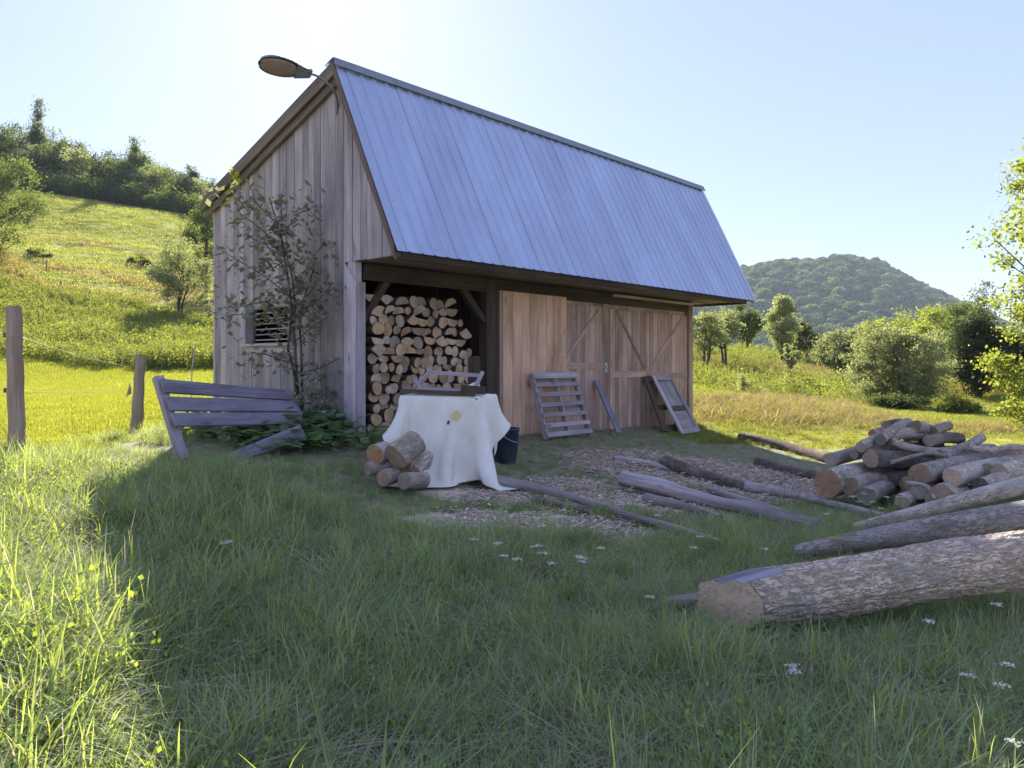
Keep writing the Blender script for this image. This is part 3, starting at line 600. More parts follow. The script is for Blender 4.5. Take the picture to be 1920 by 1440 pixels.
# corner post boards and posts
mb = MB(); mb.board4([BW(-.035, -.03, fz(0, 0)), BW(-.035, -.03, 2.72), BW(-.035, .22, 3.0), BW(-.035, .22, fz(0, 0))], .03)
mb.board4([BW(-.035, -.035, fz(0, 0)), BW(.085, -.035, fz(0, 0)), BW(.085, -.035, 2.72), BW(-.035, -.035, 2.72)], .03)
mb.bar(BW(.03, .1, fz(0, 0)), BW(.03, .1, 3.0), .11, .16, TD); wpart(mb, 'corner_post', M['post'], barn)
mb = MB(); mb.bar(BW(2.57, .02, fz(2.6, 0)), BW(2.57, .02, 2.98), .27, .17, TD); wpart(mb, 'post', M['dark_wood'], barn)
mb = MB(); mb.bar(BW(5.69, .0, fz(5.7, 0)), BW(5.69, .0, 2.76), .20, .10, TD); wpart(mb, 'post', M['door_wood'], barn)
mb = MB(); mb.bar(BW(8.80, -.03, fz(8.8, 0)), BW(8.80, -.03, 2.98), .15, .14, TD); wpart(mb, 'post', M['door_wood'], barn)
mb = MB(); mb.bar(BW(2.74, -.06, fz(2.7, 0)), BW(2.74, -.06, 2.80), .045, .06, TD); wpart(mb, 'trim', M['door_wood'], barn)
# header, braces, track
mb = MB(); mb.bar(BW(.12, .0, 2.87), BW(8.72, .0, 2.87), .10, .22, UP); wpart(mb, 'header_beam', M['dark_wood'], barn)
mb = MB(); mb.bar(BW(5.82, -.11, 2.93), BW(8.84, -.11, 2.93), .05, .05, UP); wpart(mb, 'door_track', M['post'], barn)
for a, b in (((2.42, .0, 2.30), (1.95, .0, 2.78)), ((.10, .05, 2.2), (.55, .05, 2.8))):
    mb = MB(); mb.bar(BW(*a), BW(*b), .09, .10, UP); wpart(mb, 'brace', M['dark_wood'], barn)
# front siding and doors
mb = MB(); vboards(mb, 2.77, 4.42, -.07, fz, 2.80, .23, .03); wpart(mb, 'new_siding_panel', M['new_wood'], barn)
def door(u0, u1, zt, braces, lz):
    mb = MB(); vboards(mb, u0, u1, -.03, lambda u, t: fz(u, t) + .08, zt, .155, .025, jz=.01); d = wpart(mb, 'door', M['door_wood'], barn)
    for a, b in braces:
        mb = MB(); mb.bar(BW(a[0], -.052, a[1]), BW(b[0], -.052, b[1]), .03, .07, UP); wpart(mb, 'door_brace', M['door_wood'], d)
    mb = MB(); mb.bar(BW(u0, -.05, lz), BW(u1, -.05, lz), .03, .12, UP); wpart(mb, 'ledger', M['door_wood'], d); return d
door(4.43, 5.58, 2.70, [((4.47, 1.76), (5.45, 2.62))], 1.60)
door(5.80, 7.05, 2.68, [((6.02, 2.66), (7.0, 1.55))], 1.44)
d4 = door(7.07, 8.70, 2.68, [((7.3, 1.62), (8.5, 2.62))], 1.40)
mb = MB(); mb.bar(BW(5.66, -.062, 1.48), BW(5.66, -.062, 1.66), .07, .02, TD); mb.bar(BW(5.66, -.08, 1.54), BW(5.66, -.08, 1.60), .03, .03, TD); wpart(mb, 'latch', M['white_wood'], barn)
mb = MB(); vboards(mb, 4.43, 8.7, .0, 2.68, 2.76, .3, .02); wpart(mb, 'door_head', M['door_wood'], barn)
# soffit, fascia
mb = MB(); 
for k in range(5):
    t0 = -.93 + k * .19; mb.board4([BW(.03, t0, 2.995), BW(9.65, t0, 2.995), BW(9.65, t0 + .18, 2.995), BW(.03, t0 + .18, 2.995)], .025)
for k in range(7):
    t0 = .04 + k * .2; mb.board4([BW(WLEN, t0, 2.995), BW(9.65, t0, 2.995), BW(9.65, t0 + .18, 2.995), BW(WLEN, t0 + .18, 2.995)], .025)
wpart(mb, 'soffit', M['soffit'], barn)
mb = MB(); mb.bar(BW(-.02, -.945, 3.0), BW(9.68, -.945, 3.0), .03, .11, UP); mb.bar(BW(9.68, -.93, 3.0), BW(9.68, 1.4, 3.0), .03, .11, UP); wpart(mb, 'fascia', M['dark_wood'], barn)
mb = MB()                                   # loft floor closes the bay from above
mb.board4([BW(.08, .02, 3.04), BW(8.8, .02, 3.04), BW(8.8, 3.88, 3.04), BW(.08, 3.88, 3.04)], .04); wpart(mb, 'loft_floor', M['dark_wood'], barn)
# rake boards and rafters
def rake(u, t0, t1, drop, hgt, th, m, nm):
    mb = MB()
    for a, b in ((TR, t1), (t0, TR)):
        mb.board4([BW(u, a, roof_z(a) - drop), BW(u, b, roof_z(b) - drop), BW(u, b, roof_z(b) - drop - hgt), BW(u, a, roof_z(a) - drop - hgt)], th)
    wpart(mb, nm, m, barn)
rake(UL + .02, -.95, TB - .03, .03, .17, .03, M['soffit'], 'rake_board'); rake(UL + .09, -.9, TB - .1, .05, .26, .04, M['soffit'], 'rafter'); rake(URG - .06, -.95, TB - .03, .03, .17, .03, M['soffit'], 'rake_board')
mb = MB()
mb.board4([BW(UL + .04, TR, ZR - .05), BW(URG - .04, TR, ZR - .05), BW(URG - .04, TE + .05, ZE - .0), BW(UL + .04, TE + .05, ZE - .0)], .02)
mb.board4([BW(UL + .04, TR, ZR - .05), BW(URG - .04, TR, ZR - .05), BW(URG - .04, TB - .05, ZB - .05), BW(UL + .04, TB - .05, ZB - .05)], -.02)
wpart(mb, 'roof_boards', M['dark_wood'], barn)
# ribbed roof sheets
def sheet(ta, za, tb, zb_, nm):
    prof = []; u = UL
    while u < URG - .2: prof += [(u, 0), (u + .165, 0), (u + .180, .018), (u + .205, .018)]; u += .22
    prof.append((URG, 0)); e = Vector((0, tb - ta, zb_ - za)); nr = Vector((0, -(zb_ - za), tb - ta)).normalized()
    if nr.z < 0: nr = -nr
    V = []; G = []; NS = 12; 
    for s in range(NS + 1):
        for (uu, h) in prof:
            f_ = s / NS; w_ = .0025 * math.sin(uu * 1.7 + f_ * 9) ; V.append(BW(uu, ta + (tb - ta) * f_ + nr.y * (h + w_), za + (zb_ - za) * f_ + nr.z * (h + w_))); G.append((uu, f_ * e.length, 0))
    n_ = len(prof); F_ = [(s * n_ + i, s * n_ + i + 1, (s + 1) * n_ + i + 1, (s + 1) * n_ + i) for s in range(NS) for i in range(n_ - 1)]
    mb = MB(); mb.add(V, F_, 0, G, 0.5); sc = mb
    for f_ in (.03, .27, .5, .74, .97):
        for k in range(int((URG - UL) / .22)):
            if random.random() < .25: continue
            uu = UL + .19 + k * .22 + .04; c_ = BW(uu, ta + (tb - ta) * f_ + nr.y * .006, za + (zb_ - za) * f_ + nr.z * .006); nn = (TD * nr.y + UP * nr.z)
            sc.tube([c_, c_ + nn * .006], .007, 6, 1)
    return wpart(mb, nm, [M['roof'], M['metal_dark']], barn)
sheet(TR, ZR, TE, ZE, 'roof_sheet'); sheet(TR, ZR, TB, ZB, 'roof_sheet')
mb = MB()
mb.board4([BW(UL - .01, TR - .02, ZR + .035), BW(URG + .01, TR - .02, ZR + .035), BW(URG + .01, TR - .09, ZR - .09), BW(UL - .01, TR - .09, ZR - .09)], -.006)
mb.board4([BW(UL - .01, TR, ZR + .035), BW(URG + .01, TR, ZR + .035), BW(URG + .01, TR + .2, ZR - .03), BW(UL - .01, TR + .2, ZR - .03)], .006)
wpart(mb, 'ridge_cap', M['metal_dark'], barn)

# yard lamp on the gable peak
lamp = thing('yard_lamp', 'grey cobra-head yard lamp on a bent pipe at the gable peak', 'lamp', P(632, 197, 10.72))
mb = MB(); mb.tube([P(582, 138, 10.1), P(596, 143, 10.25), P(606, 150, 10.35), P(618, 160, 10.42), P(626, 170, 10.5), P(631, 182, 10.62), P(632, 197, 10.72), P(632, 215, 10.76)], .016, 8); wpart(mb, 'pipe', M['galv'], lamp, True)
hd = MB(); ln = MB(); A0 = P(584, 139, 10.1); A1 = P(484, 117, 9.75); ax = (A1 - A0).normalized(); Lh = (A1 - A0).length
side = ax.cross(UP).normalized(); dn = (side.cross(ax)).normalized() * -1
tlt = Vector((0, -1, 0)); dn = (dn + tlt * 1.0 + Vector((0, 0, -.35))).normalized(); dn = (dn - ax * dn.dot(ax)).normalized(); side = ax.cross(dn).normalized()
V = []; NSEG = 18; NR = 20
for i in range(NSEG + 1):
    s = i / NSEG; w = .055 + (.14 - .055) * sstep(.05, .55, s); w = w * math.sqrt(max(0, 1 - max(0, (s - .62) / .38) ** 2.2)) + 1e-4; hgt = (.06 + .05 * sstep(.1, .6, s)) * math.sqrt(max(1e-5, 1 - max(0, (s - .6) / .4) ** 2.4))
    for k in range(NR + 1):
        a = math.pi * k / NR; V.append(A0 + ax * (Lh * s) + side * (math.cos(a) * w) - dn * (math.sin(a) * hgt))
F_ = [(i * (NR + 1) + k, i * (NR + 1) + k + 1, (i + 1) * (NR + 1) + k + 1, (i + 1) * (NR + 1) + k) for i in range(NSEG) for k in range(NR)]
F_.append(tuple(range(NR + 1)))
hd.add(V, F_); mb = MB(); q_ = P(632, 214, 10.77); mb.bar(q_ - UP * .09, q_ + UP * .09, .09, .012, UD); wpart(mb, 'bracket', M['galv'], lamp)
mb = MB(); mb.tube([P(632, 214, 10.76), P(634, 240, 10.775), P(640, 262, 10.75), BW(-.012, .22, 4.1), BW(-.012, .24, 3.1)], .005, 5); wpart(mb, 'cable', M['iron'], lamp)
ho = wpart(hd, 'lamp_head', M['galv'], lamp, True); sm = ho.modifiers.new('t', 'SOLIDIFY'); sm.thickness = .012; sm.offset = 0
V = []
for i in range(13):
    s = .26 + .70 * i / 12; w = .118 * math.sqrt(max(1e-4, 1 - abs((s - .62) / .36) ** 2.2))
    for k in range(NR + 1):
        a = math.pi * k / NR; V.append(A0 + ax * (Lh * s) + side * (math.cos(a) * w) + dn * (.002 + math.sin(a) * w * .28))
F_ = [(i * (NR + 1) + k, (i + 1) * (NR + 1) + k, (i + 1) * (NR + 1) + k + 1, i * (NR + 1) + k + 1) for i in range(12) for k in range(NR)]
ln.add(V, F_); wpart(ln, 'lens', M['lens'], lamp, True)
hd = MB(); hd.add([A0 + ax * Lh * .02 + side * .055, A0 + ax * Lh * .02 - side * .055, A0 + ax * Lh * .3 - side * .11, A0 + ax * Lh * .3 + side * .11, A0 + ax * Lh * .02 + side * .055 + dn * .02, A0 + ax * Lh * .02 - side * .055 + dn * .02, A0 + ax * Lh * .3 - side * .11 + dn * .02, A0 + ax * Lh * .3 + side * .11 + dn * .02], [(0, 1, 2, 3), (4, 7, 6, 5), (0, 4, 5, 1), (1, 5, 6, 2), (2, 6, 7, 3), (3, 7, 4, 0)]); wpart(hd, 'lamp_door', M['galv'], lamp)

# ------------------------------------------------------------ firewood in the bay
M['bark_fw'] = bark('firewood_bark', (.04, .03, .025), (.16, .12, .10), 1.4, 0, .5, (.14, .11, .09))
def piece(shape, seed):
    g = random.Random(seed); n_ = 18; o = []
    if shape == 'round':
        for k in range(n_): a = 6.283 * k / n_; r_ = .5 * (1 + .07 * math.sin(2 * a + seed) + .04 * math.sin(3 * a + 2 * seed)); o.append((math.cos(a) * r_, math.sin(a) * r_))
    elif shape == 'half':
        fl = g.uniform(-.08, .05)
        for k in range(13): a = math.pi * k / 12; o.append((math.cos(a) * .58, math.sin(a) * (.5 + .05 * g.random()) + fl - .2))
    else:
        for k in range(9): a = math.radians(30 + 120 * k / 8); o.append((math.cos(a) * .66, math.sin(a) * .62 - .28))
        o.append((0.02 * g.random(), -.42))
    mb = MB(); m_ = len(o); Lz = .42; v = []; gg = []; 
    for z in (0, Lz / 2, Lz):
        for (a, b) in o: v.append((a, b, z)); gg.append((a * .18 + seed, b * .18, z))
    f = []; 
    for s in range(2):
        for k in range(m_): k2 = (k + 1) % m_; f.append((s * m_ + k, s * m_ + k2, (s + 1) * m_ + k2, (s + 1) * m_ + k))
    mi = [0] * len(f)
    for zi, rev in ((0, 1), (2, 0)):
        b = len(v)
        for k in range(m_): v.append(v[zi * m_ + k]); gg.append((o[k][0] * .18 + seed, o[k][1] * .18, 0))
        for k in range(m_): v.append((o[k][0] * .95, o[k][1] * .95, v[zi * m_][2])); gg.append((o[k][0] * .16, o[k][1] * .16 + (.0 if shape == 'round' else .03), seed))
        for k in range(m_): k2 = (k + 1) % m_; q = (b + k, b + k2, b + m_ + k2, b + m_ + k); f.append(q[::-1] if rev else q); mi.append(0)
        q = tuple(range(b + m_, b + 2 * m_)); f.append(q[::-1] if rev else q); mi.append(1)
    mb.add(v, f, mi, gg, .5); ob = mb.build('firewood_log', [M['bark_fw'], M['end']]); me_ = ob.data; bpy.data.objects.remove(ob); return me_
shapes = {'round': [piece('round', k) for k in range(5)], 'half': [piece('half', 10 + k) for k in range(3)], 'quarter': [piece('quarter', 20 + k) for k in range(2)]}
ORD = ['', 'first', 'second', 'third', 'fourth', 'fifth', 'sixth', 'seventh', 'eighth', 'ninth', 'tenth', 'eleventh', 'twelfth', 'thirteenth', 'fourteenth', 'fifteenth', 'sixteenth', 'seventeenth']
axm = Matrix((UD, UP, TD)).transposed()      # local x -> u, y -> up, z -> t
zrow = fz(1, .5) + .19; row = 0; stack_grp = 'cut firewood stacked in the open bay'
while zrow < 2.55:
    row += 1; u = .17 + random.random() * .05; kk = 0; uend = 2.12 - max(0, zrow - 1.9) * .45; hs = []
    while u < uend:
        upper = zrow > 1.75; shp = random.choices(['round', 'half', 'quarter'], [.86, .10, .04] if not upper else [.42, .40, .18])[0]
        d = random.uniform(.12, .215) if shp == 'round' else random.uniform(.18, .25)
        if u + d > uend + .12: break
        kk += 1; o = bpy.data.objects.new('firewood_log', random.choice(shapes[shp])); C.objects.link(o)
        rot = random.uniform(0, 6.28) if shp == 'round' else random.choice([0, math.pi, .15, 3.0, .4])
        o.location = BW(u + d / 2, .40 + random.uniform(-.05, .06), zrow + random.uniform(-.022, .022) + (.02 if shp == 'half' else 0))
        o.rotation_euler = (axm @ Matrix.Rotation(rot, 3, 'Z') @ Matrix.Rotation(random.uniform(-.05, .05), 3, 'X')).to_euler(); o.scale = (d, d * random.uniform(.86, .98), 1)
        word = {'round': 'round', 'half': 'half-round', 'quarter': 'wedge-split'}[shp]
        tag(o, '%s firewood log, %s from the left in the %s row up of the bay stack' % (word, ORD[kk], ORD[row]), 'firewood log', stack_grp)
        u += d * .97 + .002; hs.append(d)
    zrow += sum(hs) / len(hs) * .745
# ------------------------------------------------------------ logs
def log(name, label, pts, rad, barkm, endm, group=None, seg=22, rough=.07, cat='log', sub=8, flat=None):
    pts = [Vector(p_) for p_ in pts]; rad = rad if hasattr(rad, '__len__') else [rad] * len(pts)
    dd = [0]
    for a, b in zip(pts, pts[1:]): dd.append(dd[-1] + (b - a).length)
    nn = max(sub, int(dd[-1] / .09)); q = []; rr_ = []
    for i in range(nn + 1):
        s = dd[-1] * i / nn; k = min(len(pts) - 2, max(0, int(np.searchsorted(dd, s, 'right')) - 1)); f_ = (s - dd[k]) / (dd[k + 1] - dd[k])
        p0 = pts[max(k - 1, 0)]; p1 = pts[k]; p2 = pts[k + 1]; p3 = pts[min(k + 2, len(pts) - 1)]
        q.append(.5 * ((2 * p1) + (p2 - p0) * f_ + (2 * p0 - 5 * p1 + 4 * p2 - p3) * f_ ** 2 + (3 * p1 - p0 - 3 * p2 + p3) * f_ ** 3))
        rr_.append(rad[k] * (1 - f_) + rad[k + 1] * f_)
    mb = MB(); mb.tube(q, rr_, seg, 0, True, 1, rough, .5)
    org = q[0].copy(); mb.v = [tuple(Vector(a) - org) for a in mb.v]
    o = mb.build(name, [barkm, endm]); me_ = o.data; sm = np.zeros(len(me_.polygons), bool); sm[:nn * seg] = True; me_.polygons.foreach_set('use_smooth', sm)
    o.location = org; tag(o, label, cat, group); return o
PILE = 'logs heaped in the pile on the right'
BA, BB, BC_, BD = M['bark_a'], M['bark_b'], M['bark_c'], M['bark_d']; E, ER, EG = M['end'], M['end_red'], M['end_grey']
def px(*a): return [P(*q) for q in a]
def r_(pxr, d): return pxr * d / FPX
PL = [  # label, points (px,py,depth), radius px at first, last, bark, end
 ('thick log with a reddish cut end at the left foot of the pile', [(1550, 906, 8.7), (1640, 888, 9.5), (1730, 880, 10.3)], 25, 22, BB, ER),
 ('short log with a grey-brown end right of the reddish end', [(1592, 912, 8.6), (1660, 893, 9.4), (1710, 886, 10)], 18, 15, BC_, EG),
 ('low log with a dim round end in the grass at the pile front', [(1625, 931, 8.4), (1680, 905, 9.4)], 17, 15, BB, EG),
 ('grey log with a tan end at the far left of the pile', [(1557, 861, 9.2), (1615, 848, 10.0), (1680, 842, 10.8)], 13, 12, BB, E),
 ('brown log with a cracked yellow end above the reddish one', [(1631, 860, 8.9), (1720, 865, 9.4), (1800, 872, 9.9)], 17, 15, BD, E),
 ('grey log lying under the cracked yellow end', [(1590, 885, 9.2), (1680, 872, 9.9)], 14, 13, BB, EG),
 ('dark log in the shade in the middle of the pile', [(1650, 905, 9.0), (1790, 878, 9.8)], 17, 15, BD, EG),
 ('big pale grey log with a wide tan end jutting forward', [(1724, 890, 8.5), (1800, 872, 9.2), (1900, 858, 10)], 20, 19, BB, E),
 ('pale log with a ringed end right of the wide tan end', [(1784, 896, 8.4), (1850, 878, 9.1), (1940, 868, 9.9)], 17, 17, BC_, E),
 ('log with a dark hollow end near the right edge', [(1839, 912, 8.3), (1890, 893, 8.8), (1950, 885, 9.4)], 15, 14, BC_, M['bark_d']),
 ('light barked thick log lying across the right top', [(1822, 856, 9.5), (1880, 857, 9.7), (1950, 856, 10)], 18, 19, BC_, EG),
 ('stubby grey log below the light barked log at the right edge', [(1872, 885, 8.7), (1900, 878, 9.0), (1945, 868, 9.4)], 14, 13, BC_, EG),
 ('large sawn round facing the camera at the pile foot', [(1768, 941, 8.1), (1790, 925, 8.9)], 30, 28, BC_, M['end_red']),
 ('small split log low between the big ends', [(1722, 922, 8.4), (1770, 905, 9.1)], 14, 12, BB, EG),
 ('log with a pale broken top low in the shade', [(1690, 940, 8.3), (1750, 915, 9.2)], 13, 14, BB, EG),
 ('bent pale branch log sweeping across the upper pile', [(1668, 828, 9.2), (1705, 840, 9.3), (1765, 848, 9.5), (1810, 838, 9.7), (1842, 820, 9.8)], 9, 8.5, BC_, E),
 ('straight pale log slanting up to the top of the pile', [(1650, 824, 9.1), (1675, 806, 9.5), (1702, 792, 9.9)], 11, 9, BC_, EG),
 ('small log with an orange end near the top left', [(1635, 813, 9.6), (1665, 806, 10)], 8, 8, BC_, ER),
 ('short dark log end at the very top left', [(1661, 797, 9.8), (1690, 793, 10.2)], 9, 8, BD, EG),
 ('short log with a pale broken face at the top centre', [(1716, 799, 9.6), (1745, 806, 9.9)], 11, 10, BC_, EG),
 ('rounded grey log at the top right of the pile', [(1778, 798, 9.9), (1748, 808, 9.7)], 9.5, 10, BC_, EG),
 ('brown log under the rounded grey one', [(1742, 826, 9.5), (1770, 820, 9.7), (1800, 822, 9.9)], 12, 11, BD, EG),
 ('pale log in the middle below the top pieces', [(1655, 822, 9.4), (1700, 812, 9.6), (1745, 822, 9.9)], 12, 12, BC_, EG),
 ('log with a dark end under the slanting pale log', [(1620, 834, 9.3), (1690, 836, 9.8)], 11, 10, BB, EG),
 ('short log with its end turned left at the upper left shoulder', [(1613, 838, 9.0), (1655, 818, 9.6)], 10, 9, BC_, EG),
 ('grey log lying behind the bent branch on the right', [(1800, 842, 10), (1862, 841, 10.4)], 10, 9, BB, EG),
 ('log hidden in the middle of the pile under the bent branch', [(1700, 856, 9.7), (1840, 866, 10.2)], 15, 14, BC_, EG),
 ('buried log at the back of the pile', [(1660, 850, 10.2), (1820, 850, 10.6)], 15, 14, BD, EG),
 ('low log closing the right foot of the pile', [(1815, 925, 8.8), (1930, 905, 9.4)], 15, 14, BD, EG),
 ('shadowed log deep behind the big tan ends', [(1690, 888, 9.6), (1930, 890, 10.0)], 20, 18, BD, EG),
 ('thin curved branch lying on the light barked log at the right', [(1815, 838, 9.3), (1850, 845, 9.3), (1900, 838, 9.5), (1960, 846, 9.7)], 6, 5, BC_, EG),
 ('knobby short log wedged above the dark hollow end', [(1852, 880, 8.8), (1885, 866, 9.1), (1925, 862, 9.4)], 11, 10, BC_, EG),
 ('shaded log under the bent branch, left part', [(1690, 842, 9.6), (1760, 838, 10.0)], 13, 12, BD, EG),
 ('shaded log under the bent branch, right part', [(1760, 856, 9.4), (1850, 848, 10.0)], 13, 12, BB, EG),
 ('grey log between the two top pieces', [(1700, 815, 9.7), (1760, 815, 10.0)], 12, 11, BC_, EG),
 ('crooked pale log on the left shoulder of the pile', [(1600, 852, 9.1), (1632, 838, 9.3), (1668, 838, 9.6)], 9, 8, BC_, EG),
 ('thin stick slanting over the middle of the pile', [(1668, 868, 8.9), (1740, 850, 9.1), (1800, 862, 9.3)], 4, 3, BC_, EG),
 ('thin stick poking out at the pile front', [(1700, 905, 8.5), (1738, 912, 8.3), (1752, 936, 8.1)], 4, 3, BB, EG),
 ('dark wet log low at the left behind the reddish end', [(1585, 898, 9.1), (1660, 878, 9.9)], 15, 14, BD, EG),
 ('dark shaded log under the wide tan end', [(1700, 908, 8.9), (1800, 905, 9.2)], 17, 16, BD, EG),
]
for lb, pp, ra, rb, bm, em in PL:
    n_ = len(pp); log('pile_log', lb, px(*pp), [r_(ra + (rb - ra) * i / (n_ - 1), pp[i][2]) for i in range(n_)], bm, em, PILE, 20, .17)
def onground(pp, ra, rb, lift=0):   # pixel track on the ground -> points resting on it
    out = []; n_ = len(pp)
    for i, (a, b) in enumerate(pp): g = ground(a, b); rad = (ra + (rb - ra) * i / (n_ - 1)) * g.y / FPX; out.append((g + Vector((0, 0, rad * .7 + lift)), rad))
    return [o for o, _ in out], [r for _, r in out]
GL = 'long logs lying on the grass'
p_, q_ = onground([(1388, 826), (1470, 846), (1560, 872)], 9, 10); log('ground_log', 'dark rail-like log at the edge of the shadow behind the sawdust', p_, q_, BD, EG, GL, 16, .06)
p_, q_ = onground([(1420, 876), (1475, 890), (1535, 906)], 10, 11); log('ground_log', 'dark mossy log running into the left of the log pile', p_, q_, BD, EG, GL, 16, .12)
p_, q_ = onground([(1168, 918), (1260, 940), (1350, 962), (1440, 986), (1535, 1006)], 15, 12, .05); log('ground_log', 'long weathered grey log lying across the middle of the chips', p_, q_, M['dead'], EG, GL, 22, .30)
p_, q_ = onground([(1245, 882), (1310, 902), (1400, 925)], 13, 9, .03); log('ground_log', 'crumbling dark log on the sawdust behind the long grey one', p_, q_, BD, EG, GL, 16, .2)
p_, q_ = onground([(1400, 925), (1475, 940), (1560, 958), (1660, 984)], 9, 6, .05); log('ground_log', 'thin grey log in the grass left of the pile front', p_, q_, BB, EG, GL, 14, .1)
p_, q_ = onground([(905, 912), (985, 925), (1060, 945), (1110, 962), (1180, 985), (1260, 1008), (1350, 1036)], 8, 6, .06); log('pole', 'thin crooked grey pole lying from the tarp toward the logs', p_, q_, M['dead'], EG, None, 12, .25, 'pole')
for lb, tr_, a, b_ in (('split slab with torn fibres half buried beside the long grey log', [(1210, 950), (1290, 965), (1350, 985)], 11, 7), ('short rotten log on the bare ground near the tarp', [(1000, 948), (1060, 962), (1110, 975)], 8, 6), ('broken limb lying over the chips in front of the doors', [(1150, 868), (1220, 880), (1290, 896)], 6, 5), ('narrow weathered limb sunk in the grass toward the pile', [(1330, 930), (1400, 950), (1480, 975)], 7, 5)):
    p_, q_ = onground(tr_, a, b_, .03); log('ground_log', lb, p_, q_, M['dead' if a != 8 else 'bark_d'], EG, GL, 14, .25)
log('ground_log', 'long grey trunk lying behind the big foreground log', px((1490, 1034, 6.2), (1600, 1016, 6.1), (1700, 1001, 6.0), (1800, 986, 5.9), (1960, 962, 5.8)), [r_(a, 6.0) for a in (11, 19, 23, 26, 30)], BB, EG, GL, 26, .05)
log('ground_log', 'slim trunk behind the long grey one, rising to the right edge', px((1600, 990, 7.2), (1740, 956, 7.1), (1840, 930, 7.0), (1970, 897, 6.9)), [r_(a, 7.0) for a in (9, 14, 16, 18)], BC_, EG, GL, 20, .06)
log('ground_log', 'short broken stub of wood behind the big log\'s sawn end', px((1205, 1143, 5.0), (1255, 1131, 5.02), (1330, 1120, 5.05)), [r_(a, 5) for a in (8, 13, 13)], M['dead'], EG, GL, 16, .15)
p_, q_ = onground([(1790, 1150), (1870, 1186), (1960, 1225)], 9, 12); log('ground_log', 'grey weathered limb in the shaded grass at the right edge', p_, q_, M['dead'], EG, GL, 16, .15)
p_, q_ = onground([(1305, 1068), (1360, 1060)], 7, 6); log('branch_piece', 'short grey branch in the grass behind the big log', p_, q_, M['bark_b'], EG, None, 12, .15, 'branch')
p_, q_ = onground([(1680, 1255), (1745, 1248), (1785, 1252)], 1.6, 1.6, .10); g2 = ground(1850, 1345)
log('dry_stalk', 'long thin dry stalk bent over the shaded grass', [p_[0], p_[1], p_[2], g2 + Vector((0, 0, .12))], .0035, M['post'], EG, None, 6, 0, 'stalk')

